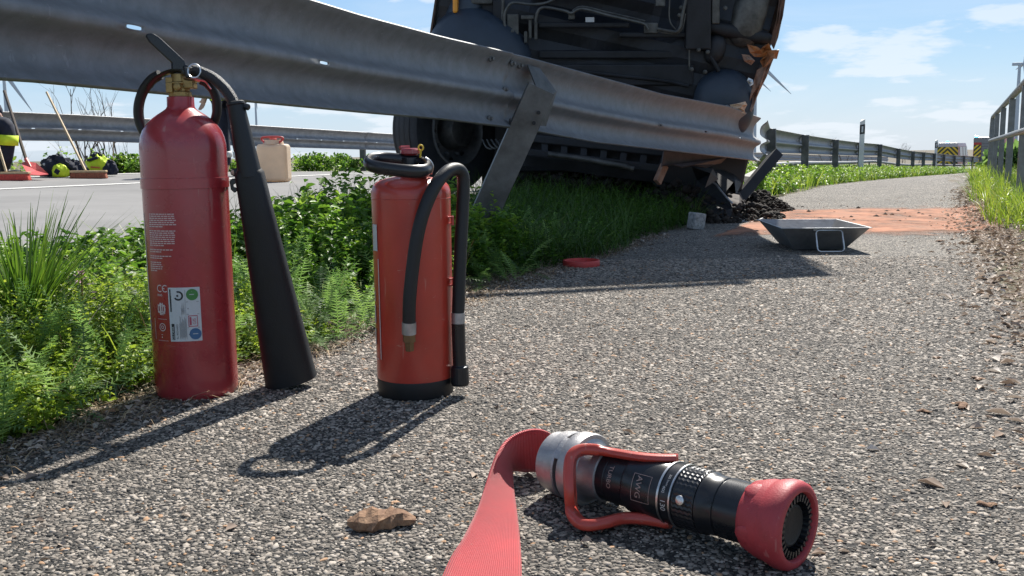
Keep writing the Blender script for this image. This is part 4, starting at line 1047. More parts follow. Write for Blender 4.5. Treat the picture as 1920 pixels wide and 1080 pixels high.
# flat black grip: an elongated loop with a slot
gc = P(747, 309, D2 - .050); gv = []; 
gx = Vector((math.cos(.125), 0, -math.sin(.125))); gy = Vector((0, math.cos(.16), math.sin(.16)))
for a in np.linspace(0, 2 * math.pi, 49)[:-1]:
    cx_, sy_ = math.cos(a), math.sin(a); q = (abs(cx_) ** 2.8 + abs(sy_) ** 2.8) ** (-1 / 2.8)
    gv.append(gc + gx * cx_ * q * .0530 + gy * sy_ * q * .052)
mb = MB(); mb.tube(gv, [(.0115, .0085)] * 48, 12, closed=True, flat=(0, -.15, 1)); mb.build('carry_handle', M['black_gloss'], e2, smooth=True)
mb = MB(); mb.box(P(786, 320, D2 - .012), (.034, .060, .018)); mb.build('handle_root', M['black_gloss'], e2, bevel=.004)
mb = MB(); mb.tube(bez([P(797, 296, D2 - .02), P(806, 302, D2 - .018), P(811, 313, D2 - .015), P(808, 326, D2 - .012)], 5), (.0025), 8); mb.build('handle_wire', M['steel'], e2, smooth=True)
# hose: from the outlet low on the front, over the top, down the right side
hpts = [(767, 607, -.100), (768, 560, -.102), (774, 500, -.100), (782, 445, -.098), (795, 395, -.092), (815, 350, -.078), (836, 324, -.055), (852, 317, -.034), (865, 323, -.022), (869, 345, -.018), (867, 400, -.020), (864, 460, -.024), (861, 530, -.028), (859, 592, -.030)]
hose = [P(a, b_, D2 + c_) for a, b_, c_ in hpts]
mb = MB(); mb.tube(bez(hose, 7), .0118, 16); mb.build('hose', M['black_rubber'], e2, smooth=True)
mb = MB(); mb.tube([P(767, 604, D2 - .1), P(767, 626, D2 - .098)], .0128, 18); mb.build('ferrule', M['alu'], e2, smooth=True)
mb = MB(); mb.lathe([(0, .0118), (.013, .0118), (.014, .009), (.030, .008)], P(767, 627, D2 - .098), (0, .05, -1), 6); mb.lathe([(0, .009), (.035, .009)], P(767, 636, D2 - .098), (0, 1, 0), 10); mb.build('hose_union', mat('dark_brass', (.20, .13, .07), .45, .8), e2)
mb = MB(); mb.tube([P(859, 586, D2 - .03), P(859, 606, D2 - .03)], .0125, 18); mb.build('ferrule', M['alu'], e2, smooth=True)
mb = MB(); a_ = P(859, 606, D2 - .03); b_ = P(863, 722, D2 - .03); L_ = (b_ - a_).length
mb.lathe([(0, .0125), (L_ * .68, .0125), (L_ * .70, .0165), (L_ * .96, .0172), (L_, .0155), (L_, .009), (L_ * .8, .006)], a_, b_ - a_, 20); mb.build('nozzle', M['black_gloss'], e2, bevel=.0008)
for py in (413, 527):
    mb = MB(); r = 75 * k2; z = z2(py); a = facing2 = math.atan2(-cx2, D2)
    c = Vector((cx2 + r * math.sin(1.32), D2 - r * math.cos(1.32), z)); rot = Matrix.Rotation(.25, 3, 'Z')
    mb.box(c + Vector((.000, -.001, .006)), (.016, .010, .003), rot); mb.box(c + Vector((.006, -.002, 0)), (.004, .012, .017), rot); mb.box(c + Vector((0, -.001, -.006)), (.016, .010, .003), rot); mb.build('hose_bracket', M['red_satin'], e2, bevel=.0008)
# print at the left rim
def wrap2(x, y, lift=.0008):
    r = 74.9 * k2 + lift; a = x / r + math.atan2(-cx2, D2); return Vector((cx2 + math.sin(a) * r, D2 - math.cos(a) * r, y))
def p2a(px, py):
    return min((abs(proj(wrap2(a, z2(py)))[0] - px), a) for a in np.linspace(-.115, .115, 231))[1]
def print2(name, m_, rects, lift=.0009):
    mb = MB()
    for x0, y0, x1, y1 in rects:
        a, b_ = p2a(x0, (y0 + y1) / 2), p2a(x1, (y0 + y1) / 2); v_, f_ = rect2(a, z2(y1), b_, z2(y0), 3); mb.add([wrap2(x, y, lift) for x, y in v_], f_)
    return mb.build(name, m_, e2)
print2('label', M['sticker'], [(699.5, 417, 707, 466)])
print2('print_frame', M['print_white'], [(711, 480, 712.4, 664), (702, 664, 711, 665.4), (703, 540, 704, 560), (703, 566, 705, 600), (704, 610, 706, 640)])

# ================================================================== nozzle (branchpipe) lying in front
NA = G(1044, 864, .0475); NB = G(1481, 984, .0495)
nax = (NB - NA); NL = nax.length; w = nax.normalized(); uu = Vector((0, 0, 1)); uu = (uu - w * uu.dot(w)).normalized(); vv = w.cross(uu)   # uu up, vv horizontal
noz = thing('hose_nozzle', (NA.x, NA.y, 0), 'black fire hose nozzle with red bumper head and red bail lying in front', 'hose nozzle')
def nl(name, prof, m_, n=48, **k):
    mb = MB(); mb.lathe([(a * NL, r) for a, r in prof], NA, w, n, ref=uu); return mb.build(name, m_, noz, smooth=True, weld=True, **k)
nl('coupling', [(-.022, .020), (-.022, .030), (-.016, .036), (-.008, .0385), (.032, .0395), (.038, .0425), (.082, .0440), (.088, .0425), (.09, .033)], M['alu'])
nl('gasket_gap', [(.088, .036), (.112, .036)], M['black_matt'])
mb = MB()
for k in range(2):
    mb = MB()
    for a in np.linspace(0, .75, 7)[:-1]:
        t = a + k * math.pi + .35; d1 = uu * math.cos(t) + vv * math.sin(t); d2 = uu * math.cos(t + .125) + vv * math.sin(t + .125)
        p0 = NA + w * (.084 * NL); p1 = NA + w * (.115 * NL)
        mb.add([p0 + d1 * .034, p0 + d1 * .0435, p0 + d2 * .0435, p0 + d2 * .034, p1 + d1 * .034, p1 + d1 * .0435, p1 + d2 * .0435, p1 + d2 * .034], [(0, 1, 2, 3), (7, 6, 5, 4), (0, 4, 5, 1), (1, 5, 6, 2), (2, 6, 7, 3), (3, 7, 4, 0)])
    mb.build('coupling_claw', M['alu'], noz, weld=True)
nl('locking_ring', [(.110, .034), (.112, .0455), (.118, .0465), (.165, .0468), (.173, .0455), (.175, .040)], M['alu'])
nl('coupling_neck', [(.174, .0410), (.185, .0345), (.20, .0335), (.262, .0335), (.268, .030)], M['alu'])
mb = MB(); mb.box(NA + w * (.225 * NL) + (-vv * .8 - uu * .6).normalized() * .0345, (.016, .012, .016), Matrix((w, uu, vv)).transposed()); mb.build('coupling_stop', M['alu'], noz, bevel=.001)
nl('inlet_sleeve', [(.262, .0295), (.266, .0315), (.30, .0318), (.302, .0310), (.306, .0310), (.308, .0318), (.385, .0320), (.388, .0305)], M['black_gloss'])
nl('body', [(.388, .0300), (.391, .0345), (.40, .0355), (.47, .0362), (.545, .0368), (.552, .0355)], M['black_gloss'])
nl('flow_ring', [(.552, .0350), (.554, .0378), (.563, .0378), (.564, .0368), (.602, .0368), (.603, .0378), (.610, .0378), (.612, .0350)], M['black_gloss'])
nl('silver_band', [(.5535, .0375), (.5545, .0384), (.562, .0384), (.563, .0375)], M['steel']); nl('silver_band', [(.603, .0375), (.604, .0384), (.6095, .0384), (.6105, .0375)], M['steel'])
def knurl():
    mb = MB(); a0, a1, r = .612, .70, .0362; na, nk = 9, 84
    vs = []
    for i in range(na + 1):
        for k in range(nk):
            t = 2 * math.pi * (k + .5 * (i % 2)) / nk; rr = r + (.0005 if 0 < i < na else 0) * (1 if (k % 2) else -.4)
            vs.append(NA + w * (a0 + (a1 - a0) * i / na) * NL + (uu * math.cos(t) + vv * math.sin(t)) * rr)
    fs = []
    for i in range(na):
        for k in range(nk): fs.append((i * nk + k, i * nk + (k + 1) % nk, (i + 1) * nk + (k + 1) % nk, (i + 1) * nk + k))
    mb.add(vs, fs); mb.build('knurled_grip', M['black_gloss'], noz)
knurl()
nl('barrel', [(.70, .0350), (.703, .0362), (.715, .0362), (.725, .0340), (.765, .0338), (.768, .0325), (.774, .0325), (.777, .0345), (.89, .0345)], M['black_gloss'])
nl('bumper_head', [(.866, .033), (.866, .0370), (.872, .0390), (.885, .0403), (.903, .0423), (.925, .0445), (.945, .0450), (.951, .0456), (.958, .0466), (.985, .0490), (1.008, .0492), (1.024, .0478), (1.032, .0450), (1.035, .0415), (1.034, .0385), (1.026, .0370), (.97, .0360)], M['red_rubber'])
for k in range(5):
    t = k * 1.2566 + .5; d = uu * math.cos(t) + vv * math.sin(t); tn_ = w.cross(d)
    mb = MB(); mb.ell(NA + w * (.915 * NL) + d * .0410, (.015, .011, .0034), Matrix((w, tn_, d)).transposed(), 16, 10)
    mb.build('grip_bump', M['red_rubber'], noz, smooth=True)
nl('spray_teeth_ring', [(.962, .010), (.985, .0355), (1.016, .0372), (1.018, .0355), (.994, .028), (.985, .0265)], M['black_matt'])
mb = MB()
for k in range(30):
    t = k * 2 * math.pi / 30; d = uu * math.cos(t) + vv * math.sin(t); tn_ = w.cross(d); c = NA + w * (1.010 * NL) + d * .0310
    mb.box(c, (.010, .0030, .0075), Matrix((w, tn_, d)).transposed())
mb.build('spray_teeth', M['black_gloss'], noz)
nl('baffle', [(.96, .006), (.99, .022), (1.010, .0228), (1.012, .0205), (1.008, .018), (1.008, .0)], M['black_matt'])
# screw on the side
dcam = (-NA.lerp(NB, .68) + Vector((0, 0, CAMZ))).normalized(); dc = (dcam - w * dcam.dot(w)).normalized(); ang0 = math.atan2(dc.dot(vv), dc.dot(uu))
def nwrap(a, q, r, lift=.0005):
    t = ang0 + q / r; return NA + w * (a) + (uu * math.cos(t) + vv * math.sin(t)) * (r + lift)
sgn = 1 if proj(nwrap(.6 * NL, .01, .036))[1] > proj(nwrap(.6 * NL, 0, .036))[1] else -1   # q grows downward in the picture
c = nwrap(.652 * NL, sgn * .006, .0365, 0); mb = MB(); mb.lathe([(0, .0058), (.0025, .0056), (.0034, .0040)], c, (c - (NA + w * (.652 * NL))), 16); mb.build('screw', M['steel'], noz, smooth=True)
def ntext(name, body, size, a, q, r, m_, rot, lift=.0006):
    vs, fs = text_flat(body, size); cs, sn = math.cos(rot), math.sin(rot); mb = MB()
    # flat x -> along axis, flat y -> up in the picture (against q)
    mb.add([nwrap(a * NL + (x * cs - y * sn), sgn * (q - (x * sn + y * cs)), r, lift) for x, y in vs], fs)
    return mb.build(name, m_, noz)
M['nprint'] = mat('engraved_print', (.60, .58, .56), .5); M['nprint_dim'] = mat('worn_print', (.36, .25, .22), .5)
ntext('lettering', 'AWG', .0110, .462, -.009, .0364, M['nprint_dim'], -math.pi / 2)
ntext('lettering', 'TURBO', .0085, .325, -.012, .0320, M['nprint_dim'], -math.pi / 2)
ntext('lettering', '5', .008, .345, -.030, .0320, M['nprint'], -math.pi / 2)
ntext('lettering', '130', .0095, .572, .010, .0368, M['nprint'], -math.pi / 2)
ntext('lettering', '235 l/min', .0040, .582, -.020, .0368, M['nprint'], -math.pi / 2)
ntext('lettering', 'Mannesmann', .0034, .572, -.030, .0368, M['nprint'], -math.pi / 2) if False else None
ntext('lettering', '400', .0055, .573, -.005, .0368, M['nprint'], -math.pi / 2)
mb = MB(); r = .0364
for x0, y0, x1, y1 in ((-.006, -.013, -.0053, .020), (.0193, -.013, .020, .020), (-.006, -.013, .020, -.0123), (-.006, .0193, .020, .020)):
    for q_ in range(8):
        v_, f_ = rect2(x0, y0 + (y1 - y0) * q_ / 8, x1, y0 + (y1 - y0) * (q_ + 1) / 8); mb.add([nwrap(.462 * NL + x, sgn * (y + .002), r, .0008) for x, y in v_], f_)
mb.build('logo_frame', M['nprint_dim'], noz)
# red bail
pts = [P(1272, 860, 1.112), P(1240, 860, 1.116), P(1200, 857, 1.126), P(1150, 849, 1.145), P(1112, 843, 1.150), P(1086, 845, 1.148), P(1072, 857, 1.142), P(1068, 880, 1.136), P(1069, 920, 1.126), G(1072, 952, .020), G(1080, 972, .015), G(1098, 984, .0145), G(1130, 981, .015), G(1170, 972, .016), G(1210, 973, .016), G(1258, 981, .016)]
bp_ = bez(pts, 5); nrm = (pts[8] - pts[1]).cross(pts[14] - pts[1]).normalized()
mb = MB(); n8 = []
def rsec(r0, r1, n=16, p=3.2):
    out = []
    for k in range(n):
        t = 2 * math.pi * k / n; c_, s_ = math.cos(t), math.sin(t); q = (abs(c_) ** p + abs(s_) ** p) ** (-1 / p); out.append((c_ * q * r0, s_ * q * r1))
    return out
vs = []; sec = rsec(.0118, .0074); ns = len(sec)
cen = NA.lerp(NB, .45)
for i, p in enumerate(bp_):
    t = (bp_[min(i + 1, len(bp_) - 1)] - bp_[max(i - 1, 0)]).normalized(); y_ = nrm.cross(t).normalized(); x_ = t.cross(y_)
    endk = (1.0 if 0 < i < len(bp_) - 1 else .75) * (1.28 if i < 9 else 1.28 - .028 * (i - 9) if i < 19 else 1.0)
    vs += [p + x_ * a * endk + y_ * b_ * (1 if endk == 1 else .8) for a, b_ in sec]
fs = [(i * ns + k, i * ns + (k + 1) % ns, (i + 1) * ns + (k + 1) % ns, (i + 1) * ns + k) for i in range(len(bp_) - 1) for k in range(ns)] + [tuple(reversed(range(ns))), tuple(range((len(bp_) - 1) * ns, len(bp_) * ns))]
mb.add(vs, fs); mb.build('bail_handle', M['red_satin'], noz, smooth=True, weld=True)
for (px, py, d) in ((1258, 868, 1.125), (1250, 972, 1.135)):
    mb = MB(); c = P(px, py, d); cc = NA + w * ((c - NA).dot(w)); mb.tube([cc, c], .006, 10); mb.build('pivot', M['steel'], noz)

# red flat hose
up_e = [P(1042, 818, 1.285), P(1015, 806, 1.275), P(985, 808, 1.268), P(955, 823, 1.255), P(934, 850, 1.225), P(914, 900, 1.190), P(893, 960, 1.115), P(868, 1020, 1.045), P(843, 1085, .985), P(800, 1200, .86)]
lo_e = [G(1036, 897), G(1012, 899), G(985, 898), G(966, 896), G(960, 900), G(962, 930), G(968, 970), G(974, 1020), G(978, 1090), G(975, 1200)]
lo_e = [q + Vector((0, 0, .011)) for q in lo_e]
for q in up_e: q.z = max(q.z, .014)
lo_e[0] = P(1030, 900, 1.275)
A_ = bez(up_e, 8); B_ = bez(lo_e, 8); mb = MB(); nu = 10; vs = []
for a, b_ in zip(A_, B_):
    for k in range(nu + 1):
        t = k / nu; vs.append(a.lerp(b_, t))
N_ = len(A_); fs = [(i * (nu + 1) + k, i * (nu + 1) + k + 1, (i + 1) * (nu + 1) + k + 1, (i + 1) * (nu + 1) + k) for i in range(N_ - 1) for k in range(nu)]
mb.add(vs, fs)
mh = mat('red_woven_hose', (.50, .028, .032), .62, 0, .12, 14, 0, wear=[(.40, .10, .08), (.30, .04, .035)])
ho = mb.build('fire_hose', mh, None, origin=tuple(G(960, 905)), smooth=True, solid=.0042)
uvl = ho.data.uv_layers.new(name='weave'); 
arc = [0]
for i in range(1, N_): arc.append(arc[-1] + ((A_[i] + B_[i]) / 2 - (A_[i - 1] + B_[i - 1]) / 2).length)
bmh = bmesh.new(); bmh.from_mesh(ho.data); ul = bmh.loops.layers.uv['weave']; 
kd = {}
for i in range(N_):
    for k in range(nu + 1): p = vs[i * (nu + 1) + k] - Vector(ho.location); kd[(round(p.x, 4), round(p.y, 4), round(p.z, 4))] = (arc[i], k / nu * .075)
for f in bmh.faces:
    for lp in f.loops:
        key = (round(lp.vert.co.x, 4), round(lp.vert.co.y, 4), round(lp.vert.co.z, 4)); lp[ul].uv = kd.get(key, (0, 0))
bmh.to_mesh(ho.data); bmh.free()
nt = mh.node_tree; n = nt.nodes; l = nt.links; b = n['Principled BSDF']
uvn = n.new('ShaderNodeUVMap'); uvn.uv_map = 'weave'; sx = n.new('ShaderNodeSeparateXYZ'); l.new(uvn.outputs[0], sx.inputs[0])
def hm(op, a, b_=None):
    q = n.new('ShaderNodeMath'); q.operation = op
    for i, v in enumerate((a, b_)):
        if v is None: continue
        if isinstance(v, (int, float)): q.inputs[i].default_value = v
        else: l.new(v, q.inputs[i])
    return q.outputs[0]
FQ = 2 * math.pi / .0042
s1_ = hm('SINE', hm('MULTIPLY', hm('ADD', sx.outputs[0], sx.outputs[1]), FQ)); s2_ = hm('SINE', hm('MULTIPLY', hm('SUBTRACT', sx.outputs[0], sx.outputs[1]), FQ))
wv_ = hm('MULTIPLY', s1_, s2_)
bpn = n.new('ShaderNodeBump'); bpn.inputs['Strength'].default_value = .8; bpn.inputs['Distance'].default_value = .0007; l.new(wv_, bpn.inputs['Height']); l.new(bpn.outputs[0], b.inputs['Normal'])
b.inputs['Sheen Weight'].default_value = .3; b.inputs['Sheen Roughness'].default_value = .4
tag(ho, 'flat woven red fire hose folded round to the nozzle coupling', 'fire hose')

# ================================================================== small things on the path
# curled leaf in the foreground
def crumpled(name, c, w_, d_, h_, seed, m_, label, nx=16, ny=9, rotz=0.0, group=None):
    r = random.Random(seed); mb = MB(); vs = []; ph = [r.uniform(0, 6.28) for _ in range(8)]
    for j in range(ny + 1):
        for i in range(nx + 1):
            u = i / nx * 2 - 1; v = j / ny
            rad = (1 - .75 * abs(u) ** 2.6) * (1 + .13 * math.sin(u * 5 + ph[0]) + .07 * math.sin(u * 13 + ph[1]))
            fi_ = -.35 + v * (3.55 + .5 * math.sin(u * 3 + ph[2])) + .25 * math.sin(u * 2 + ph[3])
            k = 1 + .08 * math.sin(u * 11 + v * 9 + ph[4]) + r.uniform(-.16, .16)
            y = -math.cos(fi_) * d_ / 2 * rad * k + .004 * math.sin(u * 4 + ph[6]); z = h_ * .3 + math.sin(fi_) * h_ * .75 * rad * k
            vs.append(Vector((u * w_ / 2, y, max(.0015, z))))
    rot = Matrix.Rotation(rotz, 3, 'Z'); vs = [rot @ p + Vector(c) for p in vs]
    fs = [(j * (nx + 1) + i, j * (nx + 1) + i + 1, (j + 1) * (nx + 1) + i + 1, (j + 1) * (nx + 1) + i) for j in range(ny) for i in range(nx)]
    mb.add(vs, fs); o = mb.build(name, m_, None, origin=tuple(c), solid=.0009); return tag(o, label, 'leaf', group)
# curled leaf in the foreground
c = G(716, 992); c.z = .004
crumpled('curled_dry_leaf', c, .082, .042, .019, 5, M['bigleaf'], 'large curled brown dry leaf lying left of the red hose', 11, 6, .12)
for i, (px, py, s_, lab) in enumerate([(205, 778, .045, 'grey brown dry leaf in the shadow left of the taller extinguisher'), (1803, 768, .05, 'curled brown leaf near the right border of the photo'), (1733, 778, .03, 'narrow dark leaf left of the curled brown leaf at right'), (1757, 676, .028, 'small pale leaf on the path at right'), (1868, 637, .035, 'thin pale twig shaped leaf by the right path edge'), (1762, 455, .06, 'dark crumpled leaf just beyond the red tray shadow on the path'), (1832, 716, .035, 'pale brown leaf at the right path edge'), (1850, 955, .03, 'pale leaf at the lower right corner')]):
    c = G(px, py); c.z = .005; crumpled('dry_leaf', c, s_ * .8, s_ * .36, s_ * .13, 20 + i, M['bigleaf'] if i % 3 else M['wood_dark'], lab if i != 5 else 'dark crumpled leaf on the path right of the metal tray', 10, 6, i * 1.3)

# metal tray
t = thing('drip_tray', (1.38, 4.45, 0), 'grey steel drip tray with sloped sides and wire handle on the path', 'metal tray')
rim = [Vector((1.187, 4.20, .112)), Vector((1.560, 4.17, .112)), Vector((1.590, 4.70, .112)), Vector((1.222, 4.74, .112))]
bc = sum(rim, Vector()) / 4; base = [Vector((bc.x + (q.x - bc.x) * .58, bc.y + (q.y - bc.y) * .62, .009)) for q in rim]
mb = MB(); out = [q + (q - bc).normalized() * .014 for q in rim]
for q, o_ in zip(rim, out): o_.z = q.z
mb.add(base + rim + out, [(0, 1, 2, 3)] + [(i, 4 + i, 4 + (i + 1) % 4, (i + 1) % 4) for i in range(4)] + [(4 + i, 8 + i, 8 + (i + 1) % 4, 4 + (i + 1) % 4) for i in range(4)]); mb.build('pan', M['tray'], t, solid=.003)
fm = (base[0] + base[1]) / 2; rm = (rim[0] + rim[1]) / 2; hx = .058
A0 = rm.lerp(fm, .12) + Vector((.015, -.006, 0)); A1 = rm.lerp(fm, .12) + Vector((.015, -.045, -.088))
def hv(x, k): q = A0.lerp(A1, k) + Vector((x, 0, 0)); return q
loop = [hv(-hx, .12), hv(-hx, .5), hv(-hx, .86), hv(-hx + .004, .95), hv(-hx + .013, 1.0), hv(0, 1), hv(hx - .013, 1.0), hv(hx - .004, .95), hv(hx, .86), hv(hx, .5), hv(hx, .12), hv(hx - .004, .03), hv(hx - .013, -.02), hv(0, -.02), hv(-hx + .013, -.02), hv(-hx + .004, .03)]
mb = MB(); mb.tube(loop, .0036, 8, closed=True); mb.build('wire_handle', M['steel'], t, smooth=True)
for s_ in (-1, 1):
    mb = MB(); mb.box(hv(s_ * hx, -.02) + Vector((0, .006, .004)), (.02, .014, .014)); mb.build('handle_bracket', M['tray'], t, bevel=.002)
# red ring cap
c = G(1090, 500); mb = MB(); rr = 35 / FPX * c.y
mb.lathe([(0, rr * .97), (.004, rr), (.024, rr), (.027, rr * .98), (.027, rr * .90), (.010, rr * .88), (.007, rr * .5), (.007, .002)], (c.x, c.y, .0), n=40); o = mb.build('plastic_lid', M['red_plastic'], None, origin=(c.x, c.y, 0), smooth=True); tag(o, 'round red plastic lid lying by the grass in the truck shadow', 'lid')
# pale block
c = G(1308, 432); mb = MB(); bw = 27 / FPX * c.y; mb.box((c.x, c.y + .04, bw * .62), (bw, bw * .8, bw * 1.15), Matrix.Rotation(.14, 3, 'Y') @ Matrix.Rotation(.5, 3, 'Z')); o = mb.build('stone_block', M['card'], None, origin=(c.x, c.y + .04, 0), bevel=.006); tag(o, 'small pale speckled stone block standing under the bent rail end', 'stone block')
# ================================================================== crashed truck with tipped-up cab
cBR, cBL, cTR, cTL = Vector((1.54, 6.5, .60)), Vector((-.53, 6.6, 1.05)), Vector((2.14, 6.10, 3.10)), Vector((.0, 6.14, 3.76))
cn = (cBR - cBL).cross(cTL - cBL).normalized()
if cn.y > 0: cn = -cn
def cp(px, py, lift=0.0):
    r = ray(px, py); o = Vector((0, 0, CAMZ)); t = (cBL - o).dot(cn) / r.dot(cn); return o + r * t + cn * lift
def cab(a, b, lift=0.0): return cBL.lerp(cBR, a).lerp(cTL.lerp(cTR, a), b) + cn * lift
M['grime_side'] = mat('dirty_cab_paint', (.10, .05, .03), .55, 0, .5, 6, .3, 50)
truck = thing('crashed_truck', (.5, 7.2, 0), 'dark wrecked truck with tipped cab and torn orange corner behind the bent guardrail', 'truck')
cw = (cBR - cBL).normalized(); cu_ = cn.cross(cw).normalized(); CR = Matrix((cw, cu_, cn)).transposed()
if cu_.z < 0: cu_ = -cu_
def cbox(mb, px0, py0, px1, py1, h, lift=0.0):
    """raised block on the cab underside spanning a photographed rectangle"""
    q = [cp(px0, py1, lift), cp(px1, py1, lift), cp(px1, py0, lift), cp(px0, py0, lift)]; t_ = [p + cn * h for p in q]
    mb.add(q + t_, [(3, 2, 1, 0), (4, 5, 6, 7)] + [(i, (i + 1) % 4, 4 + (i + 1) % 4, 4 + i) for i in range(4)]); return mb
# floor shell and walls (1.7 m deep cab)
mb = MB(); nx, ny = 40, 36; vs = []
for j in range(ny + 1):
    for i in range(nx + 1):
        a, b = i / nx, j / ny
        rec = -.16 * (1 / (1 + math.exp(-(a - .30) * 60)) - 1 / (1 + math.exp(-(a - .70) * 60))) * (1 if b > .18 else .4)
        rib = .018 * (1 if (int(b * 22) % 2) else 0) + .012 * math.sin(a * 40) * math.sin(b * 17)
        vs.append(cab(a, b, rec + rib))
mb.add(vs, [(j * (nx + 1) + i, j * (nx + 1) + i + 1, (j + 1) * (nx + 1) + i + 1, (j + 1) * (nx + 1) + i) for j in range(ny) for i in range(nx)])
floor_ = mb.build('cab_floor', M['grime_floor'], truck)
DP = 1.7
def wall(name, pts, m_, **k):
    mb = MB(); mb.add(pts, [tuple(range(len(pts)))]); return mb.build(name, m_, truck, **k)
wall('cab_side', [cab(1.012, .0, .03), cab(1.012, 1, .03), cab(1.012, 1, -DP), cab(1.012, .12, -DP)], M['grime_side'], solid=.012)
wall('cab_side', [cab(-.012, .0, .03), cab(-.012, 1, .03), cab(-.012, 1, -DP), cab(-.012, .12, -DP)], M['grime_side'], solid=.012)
wall('cab_roof', [cab(0, 1, -.02), cab(1, 1, -.02), cab(1, 1, -DP), cab(0, 1, -DP)], M['orange_paint'], solid=.03)
wall('cab_front', [cab(0, .12, -DP), cab(1, .12, -DP), cab(1, 1, -DP), cab(0, 1, -DP)], M['orange_paint'], solid=.03)
wall('windscreen', [cab(.08, .45, -DP - .03), cab(.92, .45, -DP - .03), cab(.9, .9, -DP - .03), cab(.1, .9, -DP - .03)], M['glass'], solid=.008)
# unseen bar added off the upper edge to cast a thin shadow strip
mb = MB(); mb.tube([cab(.10, 1.046, .02), cab(.86, 1.012, .02)], .034, 8); shadow_bar_obj = mb.build('shadow_bar', M['black_matt'], truck)
for a in (.12, .84):
    mb = MB(); mb.tube([cab(a, .99, 0), cab(a, 1.04, .02)], .012, 6); mb.build('shadow_bar_bracket', M['black_matt'], shadow_bar_obj, origin=truck.location)
# long members and shallow boxes under the floor
for args in [(1283, -20, 1330, 92, .10, .0), (1160, 60, 1290, 70, .05, .01), (1010, 42, 1180, 52, .06, .0), (1010, 95, 1300, 110, .08, -.08), (985, -20, 1180, -4, .08, -.1), (1020, 120, 1300, 160, .05, -.02)]:
    cbox(MB(), *args).build('cross_member', M['dark_steel'], truck, bevel=.01)
for args in [(1332, -20, 1347, 44, .05, .02), (1228, -20, 1246, 12, .05, .02), (952, 26, 974, 71, .03, .05), (978, 28, 1002, 36, .03, .05), (1003, 40, 1009, 74, .03, .05), (984, 58, 990, 80, .03, .06), (992, 36, 998, 72, .02, .05), (1066, 24, 1078, 36, .05, .03), (1206, 42, 1232, 62, .05, .03)]:
    cbox(MB(), *args).build('bracket', M['pipe'], truck, bevel=.006)
cbox(MB(), 1098, 32, 1114, 41, .004, .06).build('label_plate', M['sticker'], truck)
cbox(MB(), 925, 0, 945, 60, .06, .0).build('bracket', M['dark_steel'], truck, bevel=.01)
def cpipe(pts, r, lift, m_='pipe', name='pipe'):
    mb = MB(); mb.tube(bez([cp(a, b_, lift) for a, b_ in pts], 5), r, 8); mb.build(name, M[m_], truck, smooth=True)
cpipe([(950, 60), (948, 30), (955, 12), (966, 5), (1000, 8), (1026, 5), (1044, -4)], .0095, .10)
cpipe([(1006, 40), (1009, 24), (1016, 15), (1030, 14), (1060, 20), (1072, 24), (1092, 16), (1140, 28), (1180, 37), (1206, 44), (1214, 54)], .0100, .12)
cpipe([(1074, 20), (1092, 12), (1140, 23), (1180, 32), (1208, 39)], .0060, .10)
cpipe([(1230, 53), (1252, 57), (1266, 58), (1273, 48), (1276, 30), (1280, 12), (1284, -8)], .0100, .12)
cpipe([(1232, 58), (1256, 62), (1270, 60), (1278, 48), (1282, 25)], .0060, .10)
cpipe([(1253, -5), (1252, 30), (1256, 45), (1264, 54)], .005, .12)
cpipe([(944, 0), (943, 30), (942, 55)], .012, .05); cpipe([(1290, 88), (1290, 130)], .006, .08)
cpipe([(1330, 105), (1338, 118), (1345, 132)], .014, .06, 'dark_steel'); cpipe([(1060, 130), (1150, 140), (1240, 150), (1290, 160)], .012, .04, 'dark_steel')
for i_, (a, b_) in enumerate([(1307, 92), (1324, 96), (1294, 128), (1319, 133), (1275, 14), (1272, 28), (962, 58), (1356, 15)]):
    mb = MB(); c = cp(a, b_, .08); mb.lathe([(0, .014), (.02, .014), (.022, .008), (.035, .008)], c, cn, 8); mb.build('bolt', M['pipe'], truck)
# silencer / tank and rounded panel at right
mb = MB(); mb.ell(cp(1405, 25, -.02), (.11, .22, .10), CR, 20, 12, .7); mb.build('moulded_panel', M['pipe'], truck, smooth=True)
mb = MB(); mb.ell(cp(1340, 92, .0), (.07, .10, .08), CR, 16, 10, .8); mb.build('air_filter', M['dark_steel'], truck, smooth=True)
mb = MB(); mb.ell(cp(1380, 60, -.05), (.26, .05, .12), CR, 16, 10, .6); mb.build('moulded_panel', M['dark_steel'], truck, smooth=True)
# wheel arches
def arch(name, c, rad, rot, m_):
    mb = MB(); nu_, nv_ = 26, 14; vs = []; fs = []
    for j in range(nv_ + 1):
        for i in range(nu_ + 1):
            th = math.pi * i / nu_; v = j / nv_ * 2 - 1
            e = (1 - abs(v) ** 3.2) ** .4; f = 1 - .10 * math.cos(th * 2)
            vs.append(Vector(c) + rot @ Vector((math.cos(th) * rad[0] * (.55 + .45 * e) * f, math.sin(th) * rad[1] * (.45 + .55 * e), v * rad[2])))
    for j in range(nv_):
        for i in range(nu_): q = j * (nu_ + 1) + i; fs.append((q, q + 1, q + nu_ + 2, q + nu_ + 1))
    mb.add(vs, fs); return mb.build(name, m_, truck, smooth=True, solid=.02)
mb = MB(); mb.ell(cp(893, 118, -.02), (.36, .34, .26), CR @ Matrix.Rotation(-.35, 3, 'Z'), 32, 20, .82); mb.build('wheel_arch', M['fender'], truck, smooth=True)
mb = MB(); mb.ell(cp(862, 48, -.22), (.15, .34, .30), CR @ Matrix.Rotation(-.18, 3, 'Z'), 28, 18, .75); mb.build('arch_liner', M['fender'], truck, smooth=True)
mb = MB(); mb.ell(cp(1356, 196, .0), (.20, .23, .16), CR @ Matrix.Rotation(.30, 3, 'Z'), 30, 18, .85); mb.build('wheel_arch', M['fender'], truck, smooth=True)
